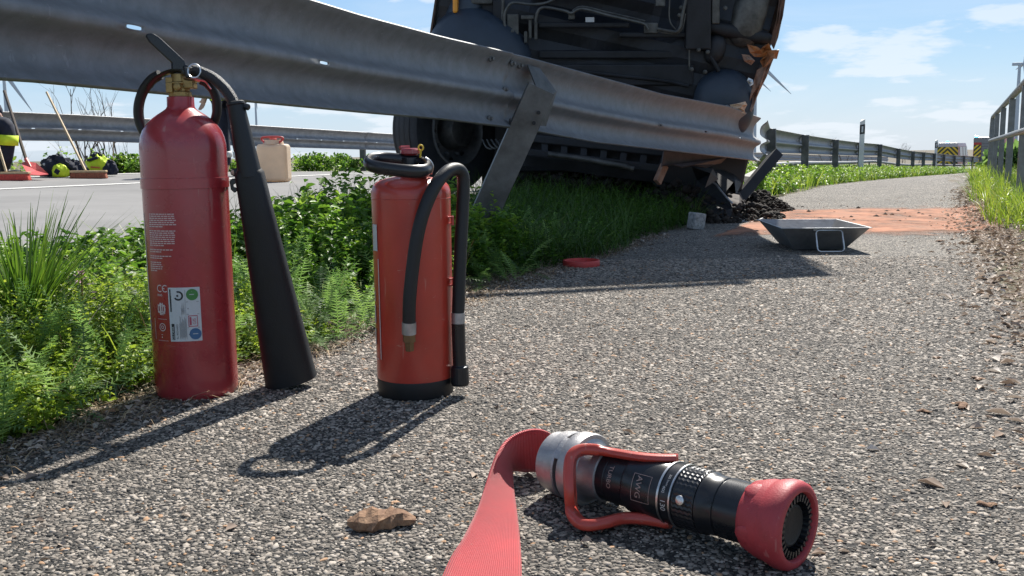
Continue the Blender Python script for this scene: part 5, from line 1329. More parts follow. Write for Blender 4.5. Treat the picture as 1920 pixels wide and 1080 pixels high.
# marker lamp with orange bracket at left
cbox(MB(), 853, -14, 862, 24, .10, .02).build('marker_lamp', M['amber'], truck, bevel=.012)
cbox(MB(), 862, 6, 884, 26, .05, .0).build('lamp_bracket', M['orange_paint'], truck, bevel=.006)
cbox(MB(), 884, -10, 925, 8, .04, .02).build('bracket', M['pipe'], truck, bevel=.01)
# torn sheet along the right hand edge
def sheetpoly(name, px, lift0, m_, seed=1, parent=truck, sol=.006, amp=.05):
    r = random.Random(seed); mb = MB(); c = (sum(a for a, b_ in px) / len(px), sum(b_ for a, b_ in px) / len(px))
    vs = [cp(*c, lift0 + amp)] ; n = len(px)
    mid = [((a + c[0]) / 2, (b_ + c[1]) / 2) for a, b_ in px]
    vs += [cp(a, b_, lift0 + r.uniform(-amp, amp)) for a, b_ in mid] + [cp(a, b_, lift0 + r.uniform(-amp, amp)) for a, b_ in px]
    fs = [(0, 1 + i, 1 + (i + 1) % n) for i in range(n)] + [(1 + i, 1 + n + i, 1 + n + (i + 1) % n, 1 + (i + 1) % n) for i in range(n)]
    mb.add(vs, fs); return mb.build(name, m_, parent, solid=sol)
sheetpoly('torn_side_sheet', [(1448, 98), (1441, 118), (1432, 142), (1420, 168), (1408, 196), (1403, 206), (1398, 200), (1402, 178), (1408, 150), (1416, 130), (1430, 118), (1436, 100)], .10, M['rust'], 3, amp=.03)
sheetpoly('torn_orange_piece', [(1438, 92), (1452, 91), (1450, 108), (1442, 107), (1436, 116), (1424, 124), (1418, 112), (1428, 104), (1432, 94)], .14, M['orange_paint'], 5, amp=.03)
sheetpoly('torn_orange_piece', [(1396, 82), (1412, 86), (1424, 92), (1434, 80), (1440, 92), (1428, 106), (1408, 104), (1400, 96)], .12, M['orange_paint'], 6, amp=.03)
sheetpoly('torn_orange_piece', [(1386, 100), (1400, 102), (1410, 112), (1404, 120), (1390, 112)], .12, M['rust'], 7, amp=.03)
M['bare'] = mat('bright_torn_metal', (.62, .42, .28), .7, 0, .2, 30, .5, 80)
sheetpoly('torn_bright_piece', [(1372, 188), (1388, 184), (1391, 190), (1386, 200), (1389, 206), (1376, 204), (1364, 198), (1360, 190)], .22, M['bare'], 8, amp=.015)
sheetpoly('torn_bright_piece', [(1346, 193), (1356, 190), (1362, 196), (1352, 199)], .22, M['steel'], 9, amp=.01)
sheetpoly('torn_side_sheet', [(1470, -10), (1464, 30), (1456, 70), (1448, 92), (1442, 80), (1452, 40), (1458, 0), (1460, -12)], .06, M['grime_side'], 11, amp=.02)
sheetpoly('torn_bright_piece', [(1396, 142), (1404, 146), (1405, 154), (1399, 158), (1393, 148)], .16, M['steel'], 12, amp=.01)

# step / underrun panel with square openings below the rail
p0, p1 = Vector((.10, 6.35, 0)), Vector((1.05, 6.25, 0))
def up_(px, py, d): return P(px, py, d)
sA, sB = P(985, 258, 6.3), P(1246, 286, 6.15); lA, lB = P(985, 306, 6.25), P(1236, 340, 6.1)
hdir = (sB - sA).normalized()
step = MB(); step.beam(sA, sB, .10, .05); step.beam(sA.lerp(lA, .62), sB.lerp(lB, .62), .05, .07); so = step.build('step_panel', M['dark_steel'], truck, bevel=.008)
for k in range(8):
    f0 = k / 7; a_ = sA.lerp(sB, f0); b_ = sA.lerp(lA, .62).lerp(sB.lerp(lB, .62), f0); mb = MB(); mb.beam(a_ + Vector((0, .002, 0)), b_ + Vector((0, .002, 0)), .06, .04, (1, 0, 0)); mb.build('step_web', M['dark_steel'], so, origin=truck.location)
mb = MB(); mb.add([sA + Vector((0, .08, 0)), sB + Vector((0, .08, 0)), lB + Vector((0, .10, 0)), lA + Vector((0, .10, 0))], [(0, 1, 2, 3)]); mb.build('step_back_plate', M['black_matt'], truck, solid=.01)
mb = MB(); mb.tube([P(1028, 289, 6.12), P(1100, 299, 6.08), P(1170, 312, 6.05), P(1188, 317, 6.05)], .018, 10); mb.build('step_tube', M['pipe'], truck, smooth=True)
mb = MB(); mb.add([sA.lerp(lA, .66) + Vector((0, -.03, 0)), sB.lerp(lB, .66) + Vector((0, -.03, 0)), lB + Vector((0, .02, -.01)), lA + Vector((0, .02, -.01))], [(0, 1, 2, 3)]); mb.build('lower_skirt', M['dark_steel'], truck, solid=.012)
mb = MB(); mb.add([P(1244, 284, 6.0), P(1362, 296, 6.4), P(1352, 306, 6.4), P(1338, 309, 6.3), P(1326, 314, 6.2), P(1300, 310, 6.1), P(1278, 314, 6.0), P(1262, 309, 6.0), P(1240, 312, 6.0)], [tuple(range(9))])
mb.build('crumpled_bumper_end', mat('dull_pinkish_panel', (.075, .055, .052), .6, .1, .35, 12, .3, 60), truck, solid=.01)
mb = MB(); mb.beam(P(1246, 310, 6.1), P(1232, 342, 6.05), .03, .05); mb.build('bracket', M['rust'], truck)
# chassis rails, axle, tanks and back body
for o_ in (0, .85):
    mb = MB(); mb.beam((.05 + o_, 6.9, .72 - o_ * .1), (1.35 + o_, 11.8, .95), .09, .24); mb.build('chassis_rail', M['dark_steel'], truck)
for yy_ in (7.6, 9.2, 11): 
    mb = MB(); mb.beam((.1 + (yy_ - 7) * .27, yy_, .82), (1.05 + (yy_ - 7) * .27, yy_, .8), .1, .12); mb.build('cross_member', M['dark_steel'], truck)
mb = MB(); mb.box((.75, 7.35, .62), (1.5, .7, .62), Matrix.Rotation(-.12, 3, 'Z')); mb.build('engine_block', M['dark_steel'], truck, bevel=.05)
mb = MB(); q_ = P(968, 300, 7.7); mb.box(q_, (.55, .08, .62), Matrix.Rotation(-.1, 3, 'Z')); mb.build('gap_filler', M['black_matt'], truck, bevel=.01)  # dark box added to close the bright gap between wheel and step
mb = MB(); mb.box((1.25, 7.0, .36), (.8, .5, .34), Matrix.Rotation(.2, 3, 'Y')); mb.build('radiator', M['black_matt'], truck, bevel=.02)
mb = MB(); mb.box((1.25, 10.3, 1.2), (1.7, 3.2, .22), Matrix.Rotation(-.27, 3, 'Z')); mb.build('load_bed', M['dark_steel'], truck, bevel=.02)
mb = MB(); mb.tube([(-.35, 7.75, .56), (1.45, 7.9, .56)], .07, 12); mb.build('front_axle', M['dark_steel'], truck, smooth=True)
for k in range(4):
    mb = MB(); x_ = P(925 + 6 * k, 250, 6.9); mb.tube(bez([P(905 + 8 * k, 262, 6.8), P(912 + 8 * k, 276 - 2 * k, 6.7), P(925 + 6 * k, 278, 6.7), P(938 + 3 * k, 262, 6.8)], 5), .006, 6); mb.build('cable', M['pipe'], truck, smooth=True)
def wheel(c, axis, rr, wd, lab=None):
    c = Vector(c); axis = Vector(axis).normalized()
    mb = MB(); mb.lathe([(-wd / 2, rr * .60), (-wd / 2 - .01, rr * .75), (-wd / 2, rr * .93), (-wd / 2 + .03, rr * .985), (-wd * .25, rr), (0, rr * 1.003), (wd * .25, rr), (wd / 2 - .03, rr * .985), (wd / 2, rr * .93), (wd / 2 + .012, rr * .75), (wd / 2, rr * .60)], c, axis, 64, caps=False)
    w_ = mb.build('wheel', M['tyre'], truck, smooth=True)
    mb = MB()
    for g in (-.3, -.1, .1, .3): mb.lathe([(g * wd - .006, rr * 1.006), (g * wd + .006, rr * 1.006)], c, axis, 48, caps=False)
    mb.build('tread_groove', M['black_matt'], w_, origin=truck.location)
    ri = rr * .595
    mb = MB(); mb.lathe([(-wd / 2, ri), (wd / 2 + .005, ri), (wd / 2 + .012, ri * .95), (wd / 2 - .01, ri * .90), (wd / 2 - .06, ri * .84), (wd / 2 - .10, ri * .78), (wd / 2 - .085, ri * .52), (wd / 2 - .08, ri * .50)], c, axis, 48, caps=False); mb.build('rim', M['rim'], w_, origin=truck.location, smooth=True)
    mb = MB(); mb.lathe([(wd / 2 - .12, ri * .52), (wd / 2 - .02, ri * .50), (wd / 2 + .05, ri * .42), (wd / 2 + .055, ri * .38), (wd / 2 + .055, .001)], c, axis, 32); mb.build('hub', M['pipe'], w_, origin=truck.location, smooth=True)
    u_ = axis.orthogonal().normalized(); v_ = axis.cross(u_)
    for k in range(10):
        t_ = 2 * math.pi * k / 10; q = c + axis * (wd / 2 - .085) + (u_ * math.cos(t_) + v_ * math.sin(t_)) * ri * .65; mb = MB(); mb.lathe([(0, .017), (.02, .016), (.035, .009)], q, axis, 8); mb.build('wheel_nut', M['rim'], w_, origin=truck.location)
        q = c + axis * (wd / 2 - .083) + (u_ * math.cos(t_ + .31) + v_ * math.sin(t_ + .31)) * ri * .80; mb = MB(); mb.lathe([(0, .020), (.003, .020)], q, axis, 12); mb.build('hand_hole', M['black_matt'], w_, origin=truck.location)
wheel(P(836, 246, 7.45), (.75, -.66, 0), .46, .26)
wheel((1.42, 8.2, .50), (.30, -1, .1), .50, .30)
wheel((1.0, 11.2, .60), (-1, .27, 0), .50, .30)
wheel((2.2, 10.8, .55), (1, -.27, 0), .50, .30)

for pts_, m_ in (([(1296, 312, 6.2), (1336, 316, 6.3), (1346, 336, 6.4), (1322, 352, 6.1), (1308, 338, 6.3)], 'dark_steel'), ([(1338, 322, 6.6), (1376, 318, 6.9), (1392, 340, 6.8), (1380, 366, 6.5), (1362, 352, 6.7), (1350, 372, 6.4)], 'black_matt'), ([(1352, 372, 6.3), (1386, 360, 6.6), (1398, 384, 6.5), (1378, 408, 6.2), (1360, 404, 6.1)], 'rust_dark'), ([(1392, 330, 7.2), (1420, 316, 7.4), (1428, 338, 7.3), (1404, 372, 7.0)], 'dark_steel')):
    if 'rust_dark' not in M: M['rust_dark'] = mat('dark_rusty_sheet', (.05, .03, .022), .8, .1, 0, 14, .5, 60, color2=(.02, .018, .018))
    mb = MB(); q_ = [P(*p) for p in pts_]; c_ = sum(q_, Vector()) / len(q_) + Vector((.02, -.07, .02)); mb.add(q_ + [c_], [(i, (i + 1) % len(q_), len(q_)) for i in range(len(q_))]); mb.build('bent_sheet', M[m_], truck, solid=.006)
# ---- soil heap, torn posts and loose debris near the bend of the rail
def clump(name, c, size, n, seed, m_, label, cs=1.0):
    r = np.random.default_rng(seed); V = []; F = []
    ico = [(0, 0, 1), (.9, 0, .4), (.28, .85, .4), (-.72, .53, .4), (-.72, -.53, .4), (.28, -.85, .4), (.72, .53, -.4), (-.28, .85, -.4), (-.9, 0, -.4), (-.28, -.85, -.4), (.72, -.53, -.4), (0, 0, -1)]
    fi = [(0, 1, 2), (0, 2, 3), (0, 3, 4), (0, 4, 5), (0, 5, 1), (1, 6, 2), (2, 7, 3), (3, 8, 4), (4, 9, 5), (5, 10, 1), (2, 6, 7), (3, 7, 8), (4, 8, 9), (5, 9, 10), (1, 10, 6), (11, 7, 6), (11, 8, 7), (11, 9, 8), (11, 10, 9), (11, 6, 10)]
    for k in range(n):
        a = r.uniform(0, 6.28); q = r.random() ** .6; x = math.cos(a) * q * size[0]; y = math.sin(a) * q * size[1]; hmax = size[2] * (1 - q) ** .8
        z = r.uniform(0, 1) * hmax; s_ = (.005 + .034 * r.random() ** 2.5) * (1.2 - .5 * q) * cs
        o_ = len(V)
        for p in ico: V.append((c[0] + x + p[0] * s_ * r.uniform(.6, 1.3), c[1] + y + p[1] * s_ * r.uniform(.6, 1.3), c[2] + z + p[2] * s_ * r.uniform(.5, 1.1)))
        F += [(a_ + o_, b_ + o_, c_ + o_) for a_, b_, c_ in fi]
    o = arr(name, V, F, m_, kind='stuff', origin=tuple(c)); return tag(o, label, 'soil')
q = G(1400, 392); clump('soil_heap', (q.x - .02, q.y - .1, 0), (.34, .5, .20), 3600, 3, M['soil'], 'heap of dark torn up soil beside the end of the bent guardrail', .7)
q = G(1335, 420); clump('soil_heap', (q.x - .1, q.y + .55, 0), (.7, .6, .26), 3000, 5, M['soil'], 'dark soil and rubble under the wrecked truck front')
q = G(1600, 402); clump('soil_crumbs', (q.x, q.y, 0), (1.2, 1.0, .006), 160, 9, M['soil'], 'soil crumbs scattered over the orange powder', .6)
q = P(1080, 330, 7.3); clump('rubble', (q.x, q.y, 0), (1.0, .8, .42), 4200, 15, M['soil'], 'dark earth and rubble added to fill the gap under the middle of the truck', 1.3)  # dark mound added where bright road showed under the truck
mb = MB(); a_ = P(1446, 286, 7.1); b_ = P(1336, 418, 6.6); extr(mb, cprof(.13, .07, .008), b_, a_, (.7, .2, .7)); o = mb.build('torn_post', M['dark_steel'], None, origin=tuple(b_), bevel=.002); tag(o, 'dark torn guardrail post slanting down to the left at the soil heap', 'post')
mb = MB(); mb.add([P(1312, 332, 6.5), P(1340, 334, 6.4), P(1352, 352, 6.3), P(1366, 372, 6.2), P(1374, 392, 6.15), P(1368, 408, 6.1), P(1330, 402, 6.1), P(1300, 395, 6.3), P(1302, 355, 6.5)], [tuple(range(9))])
o = mb.build('bent_metal_sheet', M['dark_steel'], None, origin=tuple(P(1340, 402, 6.1)), solid=.012); tag(o, 'dark bent metal sheet standing behind the pale stone block', 'metal sheet')
mb = MB(); mb.tube(bez([P(1326, 338, 6.35), P(1340, 344, 6.3), P(1352, 358, 6.2), P(1364, 372, 6.12), P(1374, 382, 6.08)], 5), .006, 6); o = mb.build('bent_rod', M['alu'], None, origin=tuple(P(1374, 382, 6.08)), smooth=True); tag(o, 'thin bright bent rod running down the edge of the torn panel', 'rod')
for k, (px, py) in enumerate([(1372, 402), (1402, 411), (1406, 416)]):
    c = G(px, py); mb = MB(); pts_ = [c + Vector((math.cos(a) * .06 * (1 + .2 * k), math.sin(a) * .05, .012 + .012 * math.sin(a * 2 + k))) for a in np.linspace(0, 5 + .4 * k, 16)]
    mb.tube(pts_, .0055, 6); o = mb.build('cable_loop', M['del_white'], None, origin=tuple(c), smooth=True); tag(o, ['pale cable curl at the foot of the torn panel', 'pale cable loop left of the metal tray, further back', 'pale cable loop left of the metal tray, nearer the camera'][k], 'cable', 'loose pale cables')

# ================================================================== road side things across the carriageway
# canister
c = P(516, 346, 9.6); cz = H(c.x, c.y) + .004; W_ = 56 / FPX * 9.6; Hh = 74 / FPX * 9.6
t = thing('canister', (c.x, c.y, cz), 'pale translucent plastic canister with red lid handle on the road', 'canister')
mb = MB(); mb.box((c.x, c.y, cz + Hh * .47), (W_, W_ * .72, Hh * .94)); mb.build('tank', M['can'], t, bevel=.035, segs=4, smooth=True)
mb = MB(); mb.lathe([(0, W_ * .34), (.02, W_ * .33), (.045, W_ * .30)], (c.x, c.y, cz + Hh * .93), n=20); mb.build('neck', M['can'], t, smooth=True)
hz_ = cz + Hh * .99
mb = MB(); mb.tube(bez([(c.x - W_ * .34, c.y - .04, hz_ + .02), (c.x - W_ * .28, c.y - .05, hz_ + .045), (c.x + W_ * .28, c.y - .05, hz_ + .045), (c.x + W_ * .34, c.y - .04, hz_ + .02), (c.x + W_ * .10, c.y - .08, hz_ - .035), (c.x, c.y - .085, hz_ - .04), (c.x - W_ * .10, c.y - .08, hz_ - .035), (c.x - W_ * .34, c.y - .04, hz_ + .02)], 4), .011, 8); mb.build('handle', M['red_plastic'], t, smooth=True)
mb = MB(); mb.lathe([(0, .035), (.03, .035)], (c.x, c.y, hz_ + .005), n=16); mb.build('lid', M['red_plastic'], t, bevel=.004)

def person(name, base, face, joints, edges, label, clothes, extras=()):
    """body as one skinned surface; clothes as further skinned surfaces"""
    t = thing(name, tuple(base), label, 'person')
    rot = Matrix.Rotation(face, 3, 'Z')
    def skin(nm, js, es, m_, grow=0.0, root=None):
        idx = {k: i for i, k in enumerate(js)}
        me = bpy.data.meshes.new(nm); me.from_pydata([tuple(rot @ Vector(joints[k][0])) for k in js], [(idx[a], idx[b_]) for a, b_ in es], []); me.materials.append(m_)
        ob = bpy.data.objects.new(nm, me); COL.objects.link(ob); ob.parent = t
        md = ob.modifiers.new('skin', 'SKIN'); md.use_smooth_shade = True
        for i, k in enumerate(js):
            r = joints[k][1]; r = (r, r) if not isinstance(r, tuple) else r
            me.skin_vertices[0].data[i].radius = (r[0] + grow, r[1] + grow)
        me.skin_vertices[0].data[idx[root or js[0]]].use_root = True
        s_ = ob.modifiers.new('sub', 'SUBSURF'); s_.levels = 1; s_.render_levels = 1
        return ob
    skin('body', list(joints), edges, M['skin'], root='pelvis')
    for nm, keys, m_, grow in clothes:
        es = [(a, b_) for a, b_ in edges if a in keys and b_ in keys]; skin(nm, keys, es, M[m_], grow)
    for nm, a, b_, f, r, h, m_ in extras:
        pa, pb_ = Vector(joints[a][0]), Vector(joints[b_][0]); q = rot @ pa.lerp(pb_, f) + Vector(base); axx = rot @ (pb_ - pa); mb = MB(); mb.lathe([(-h / 2, r), (h / 2, r)], q, axx, 16, caps=False); mb.build(nm, M[m_], t, smooth=True, solid=.004)
    hd_ = rot @ Vector(joints['head'][0]) + Vector(base)
    mb = MB(); mb.lathe([(-.03, .155), (-.02, .14), (.02, .125), (.09, .10), (.13, .06), (.145, .01)], hd_ + Vector((0, 0, .0)), (0, 0, 1), 20); mb.build('helmet', M['hivis'], t, smooth=True)
    for s_ in (-1, 1): mb = MB(); mb.ell(hd_ + rot @ Vector((.035 * s_, .093, -.03)), (.012, .008, .008), None, 8, 6); mb.build('eye', M['black_gloss'], t)
    mb = MB(); mb.ell(hd_ + rot @ Vector((0, .105, -.06)), (.013, .02, .02), None, 8, 6); mb.build('nose', M['skin'], t)
    return t
def hand(J, E, side, wrist, d):
    wv_ = Vector(J[wrist][0]); d = Vector(d).normalized(); sd = d.cross(Vector((0, 0, 1))); sd = sd.normalized() if sd.length > .1 else Vector((0, 1, 0))
    k = f'palm{side}'; J[k] = (tuple(wv_ + d * .07), (.036, .02)); E.append((wrist, k))
    for f in range(4):
        a = f'f{side}{f}a'; b_ = f'f{side}{f}b'; o_ = sd * (.027 - .018 * f); L_ = [.075, .085, .08, .062][f]
        J[a] = (tuple(wv_ + d * .11 + o_), .0095); J[b_] = (tuple(wv_ + d * (.11 + L_ * .85) + o_ * 1.05 + Vector((0, .02, 0))), .008); E += [(k, a), (a, b_)]
    a = f't{side}a'; J[a] = (tuple(wv_ + d * .08 + sd * .05 + Vector((0, .02, 0))), .010); E.append((k, a))
J = {'pelvis': ((0, 0, .98), (.16, .12)), 'waist': ((0, .01, 1.12), (.15, .11)), 'chest': ((0, .01, 1.32), (.18, .12)), 'neckb': ((0, .0, 1.48), (.07, .06)), 'neck': ((0, 0, 1.54), .055), 'head': ((0, .015, 1.67), (.078, .095)), 'crown': ((0, .01, 1.75), (.07, .085))}
E = [('pelvis', 'waist'), ('waist', 'chest'), ('chest', 'neckb'), ('neckb', 'neck'), ('neck', 'head'), ('head', 'crown')]
for s_, n_ in ((-1, 'L'), (1, 'R')):
    J['hip' + n_] = ((.10 * s_, 0, .90), .105); J['knee' + n_] = ((.13 * s_, .02, .50), .075); J['shin' + n_] = ((.14 * s_, -.01, .30), .065); J['ank' + n_] = ((.14 * s_, -.03, .10), .05); J['heel' + n_] = ((.14 * s_, -.02, .05), .045); J['toe' + n_] = ((.15 * s_, .16, .04), (.045, .035))
    J['sho' + n_] = ((.19 * s_, 0, 1.43), .07); J['elb' + n_] = ((.27 * s_, -.02, 1.14), .05); J['wri' + n_] = ((.27 * s_, .10, .92), .033)
    E += [('pelvis', 'hip' + n_), ('hip' + n_, 'knee' + n_), ('knee' + n_, 'shin' + n_), ('shin' + n_, 'ank' + n_), ('ank' + n_, 'heel' + n_), ('heel' + n_, 'toe' + n_), ('chest', 'sho' + n_), ('sho' + n_, 'elb' + n_), ('elb' + n_, 'wri' + n_)]
    hand(J, E, n_, 'wri' + n_, (0, .35, -.9))
b_ = P(436, 322, 11.2); b_.z = H(b_.x, b_.y)
tro = ['pelvis', 'hipL', 'kneeL', 'shinL', 'ankL', 'hipR', 'kneeR', 'shinR', 'ankR']; jac = ['chest', 'waist', 'pelvis', 'neckb', 'shoL', 'elbL', 'wriL', 'shoR', 'elbR', 'wriR']
person('person', b_, R(150), J, E, 'person standing behind the taller extinguisher in dark firefighting trousers with reflective bands', [('trousers', tro, 'navy', .022), ('jacket', jac, 'navy', .03), ('boot', ['heelL', 'toeL'], 'black_matt', .015), ('boot', ['heelR', 'toeR'], 'black_matt', .015)],
       [('leg_band', 'shinL', 'ankL', .25, .092, .07, 'silver_tape'), ('leg_band', 'shinR', 'ankR', .25, .092, .07, 'silver_tape'), ('jacket_band', 'pelvis', 'waist', -.2, .215, .05, 'silver_tape'), ('jacket_band', 'pelvis', 'waist', -.65, .215, .05, 'hivis')])
J2 = {'pelvis': ((0, -.42, .42), (.16, .13)), 'waist': ((0, -.38, .58), (.15, .12)), 'chest': ((0, -.22, .78), (.18, .13)), 'neckb': ((0, -.10, .93), (.07, .06)), 'neck': ((0, -.06, .98), .055), 'head': ((0, .0, 1.10), (.078, .095)), 'crown': ((0, .0, 1.18), (.07, .085))}
E2 = list(E[:6])
for s_, n_ in ((-1, 'L'), (1, 'R')):
    k_ = .12 if s_ < 0 else -.12
    J2['hip' + n_] = ((.11 * s_, -.36, .42), .105); J2['knee' + n_] = ((.17 * s_, .04 + k_, .56), .08); J2['shin' + n_] = ((.17 * s_, .02 + k_, .34), .065); J2['ank' + n_] = ((.17 * s_, -.02 + k_, .12), .05); J2['heel' + n_] = ((.17 * s_, -.02 + k_, .05), .045); J2['toe' + n_] = ((.18 * s_, .18 + k_, .04), (.045, .035))
    J2['sho' + n_] = ((.19 * s_, -.16, .88), .07); J2['elb' + n_] = ((.25 * s_, .02, .68), .05); J2['wri' + n_] = ((.18 * s_, .08, .62), .033)
    E2 += [('pelvis', 'hip' + n_), ('hip' + n_, 'knee' + n_), ('knee' + n_, 'shin' + n_), ('shin' + n_, 'ank' + n_), ('ank' + n_, 'heel' + n_), ('heel' + n_, 'toe' + n_), ('chest', 'sho' + n_), ('sho' + n_, 'elb' + n_), ('elb' + n_, 'wri' + n_)]
    hand(J2, E2, n_, 'wri' + n_, (.5 * s_, .15, -.6))
b_ = P(-28, 318, 9.4); b_.z = H(b_.x, b_.y)
person('person', b_, R(-90), J2, E2, 'person crouching at the left border in dark trousers with yellow band and black boots', [('trousers', tro, 'navy', .022), ('jacket', jac, 'navy', .03), ('boot', ['shinL', 'ankL', 'heelL', 'toeL'], 'black_matt', .015), ('boot', ['shinR', 'ankR', 'heelR', 'toeR'], 'black_matt', .015)],
       [('leg_band', 'kneeL', 'shinL', .8, .105, .10, 'hivis'), ('leg_band', 'kneeR', 'shinR', .8, .105, .10, 'hivis')])

# shovel and brooms
def tool_handle(p_low, p_thru, length, r, m_, t):
    d = (p_thru - p_low).normalized(); mb = MB(); mb.tube([p_low, p_low + d * length], r, 8); mb.build('handle', m_, t, smooth=True); return d
lo = P(56, 318, 9.5); t = thing('shovel', (lo.x, lo.y, H(lo.x, lo.y)), 'shovel with flat red blade and dark handle standing at the far road edge', 'shovel')
zg = H(lo.x, lo.y)
tool_handle(P(50, 302, 9.7), P(4, 158, 10.6), 1.25, .016, M['bark'], t)
mb = MB(); bl = [P(40, 306, 9.7), P(50, 303, 9.72), P(68, 306, 9.68), P(80, 316, 9.5), P(91, 327, 9.35), P(72, 329, 9.3), P(52, 327, 9.35)]; 
cen_ = sum(bl, Vector()) / 7 + Vector((0, .03, -.02)); mb.add(bl + [cen_], [(i, (i + 1) % 7, 7) for i in range(7)]); mb.build('blade', M['red_blade'], t, solid=.006)
mb = MB(); mb.tube([P(49, 299, 9.72), P(58, 314, 9.62)], [.022, .012], 8); mb.build('socket', M['red_blade'], t, smooth=True)
lo = P(166, 321, 9.9); zg = H(lo.x, lo.y)
t = thing('broom', (lo.x, lo.y, zg), 'street broom with brown bristles and pale wooden handle at the far road edge', 'broom')
mb = MB(); mb.box((lo.x, lo.y, zg + .075), (66 / FPX * 9.9, .06, .022), Matrix.Rotation(.05, 3, 'Z')); mb.build('head', M['wood'], t, bevel=.006)
mb = MB(); mb.box((lo.x, lo.y, zg + .034), (66 / FPX * 9.9 * 1.02, .075, .062), Matrix.Rotation(.05, 3, 'Z'), .92); mb.build('bristles', M['bristle'], t, bevel=.01)
tool_handle(Vector((lo.x - .03, lo.y, zg + .085)), P(84, 166, 10.9), 1.5, .0125, M['wood'], t)
lo = P(14, 326, 9.2); zg = H(lo.x, lo.y)
t = thing('broom', (lo.x, lo.y, zg), 'street broom with red bristles at the left border of the photo', 'broom')
mb = MB(); mb.box((lo.x, lo.y, zg + .075), (.42, .06, .022)); mb.build('head', M['wood'], t, bevel=.006)
mb = MB(); mb.box((lo.x, lo.y, zg + .034), (.43, .075, .062), None, .92); mb.build('bristles', M['bristle_red'], t, bevel=.01)
tool_handle(Vector((lo.x - .01, lo.y, zg + .085)), Vector((lo.x - .45, lo.y + .5, zg + .9)), 1.4, .0125, M['wood'], t)

# kit piles: jacket / helmet bundles
def lump(name, c, rad, m_, seed, parent, amp=.18, nu=24, nv=14):
    r = random.Random(seed); ph = [r.uniform(0, 6.28) for _ in range(6)]; mb = MB(); vs = []; fs = []
    for j in range(nv + 1):
        p_ = math.pi * j / nv - math.pi / 2
        for i in range(nu):
            t_ = 2 * math.pi * i / nu; k = 1 + amp * (math.sin(3 * t_ + ph[0]) * math.cos(2 * p_ + ph[1]) + .7 * math.sin(5 * t_ + 4 * p_ + ph[2]) + .5 * math.sin(9 * t_ - 5 * p_ + ph[3]))
            q = Vector((math.cos(p_) * math.cos(t_) * rad[0], math.cos(p_) * math.sin(t_) * rad[1], math.sin(p_) * rad[2])) * k; q.z = max(q.z, -rad[2] * .55); vs.append(Vector(c) + q)
    for j in range(nv):
        for i in range(nu): fs.append((j * nu + i, j * nu + (i + 1) % nu, (j + 1) * nu + (i + 1) % nu, (j + 1) * nu + i))
    mb.add(vs, fs); return mb.build(name, m_, parent, smooth=True)
q = P(112, 318, 10.2); zg = H(q.x, q.y)
t = thing('protective_jacket', (q.x, q.y, zg), 'dark protective jacket with yellow helmet lying left of the broom head', 'jacket')
lump('cloth', (q.x - .02, q.y, zg + .085), (.17, .13, .13), M['navy'], 4, t); lump('cloth_fold', (q.x + .14, q.y + .03, zg + .08), (.12, .10, .09), M['navy'], 9, t)
hm_ = lump('yellow_trim', (q.x + .06, q.y - .12, zg + .055), (.085, .07, .085), M['hivis'], 2, t, .08); mb = MB(); mb.box((q.x + .06, q.y - .19, zg + .065), (.05, .02, .05), Matrix.Rotation(.6, 3, 'Y')); mb.build('stripe', M['navy'], t, bevel=.005)
mb = MB(); mb.ell((q.x - .10, q.y - .13, zg + .14), (.014, .008, .014), None, 10, 8); mb.build('button', M['sticker'], t)
q = P(185, 318, 10.6); zg = H(q.x, q.y)
t = thing('protective_jacket', (q.x, q.y, zg), 'bright yellow hi vis jacket bundle lying behind the brown broom head', 'jacket')
lump('cloth', (q.x, q.y, zg + .10), (.14, .11, .13), M['hivis'], 7, t, .12); lump('cloth_fold', (q.x + .13, q.y, zg + .07), (.06, .09, .10), M['navy'], 8, t)
lump('collar', (q.x - .01, q.y, zg + .225), (.05, .05, .035), M['navy'], 8, t)
mb = MB(); mb.box((q.x - .02, q.y - .09, zg + .19), (.12, .03, .03), Matrix.Rotation(-.25, 3, 'Y')); mb.build('stripe', M['navy'], t, bevel=.008)
mb = MB(); mb.box((q.x + .02, q.y - .125, zg + .10), (.10, .02, .018), Matrix.Rotation(.1, 3, 'Y')); mb.build('stripe', mat('orange_tape', (.6, .2, .05), .5), t, bevel=.006)

# bare trees and bushes beyond the road
def bare_tree(base, height, seed, label, spread=.55, leafy=0.0):
    r = random.Random(seed); t = thing('bare_tree', tuple(base), label, 'tree')
    trunk = MB(); br = MB(); tw = MB(); tips = []
    def grow(p, d, L, rad, lev):
        n = 4; pts = [p]; dd = d.copy()
        for i in range(n):
            dd = (dd + Vector((r.uniform(-1, 1), r.uniform(-1, 1), r.uniform(-.3, .6))) * .16).normalized(); pts.append(pts[-1] + dd * L / n)
        (trunk if lev == 0 else br if lev < 3 else tw).tube(pts, [rad * (1 - .5 * i / n) for i in range(n + 1)], 5 if lev else 7, caps=False)
        if lev >= 4: tips.append(pts[-1]); return
        for k in range(r.choice((2, 3, 3))):
            q = pts[r.choice((2, 3, 4))] if lev else pts[r.choice((1, 2, 3, 4))]; a = r.uniform(0, 6.28); nd = (dd + Vector((math.cos(a), math.sin(a), r.uniform(0, .5))) * spread).normalized()
            grow(q, nd, L * r.uniform(.55, .8), rad * .5, lev + 1)
    grow(Vector(base), Vector((r.uniform(-.1, .1), 0, 1)), height * .38, height * .012, 0); grow(Vector(base) + Vector((.03, 0, 0)), Vector((.5, 0, 1)).normalized(), height * .35, height * .009, 1)
    trunk.build('trunk', M['bark'], t); br.build('branches', M['bark'], t); o_ = tw.build('twigs', M['bark'], t); o_['kind'] = 'stuff'
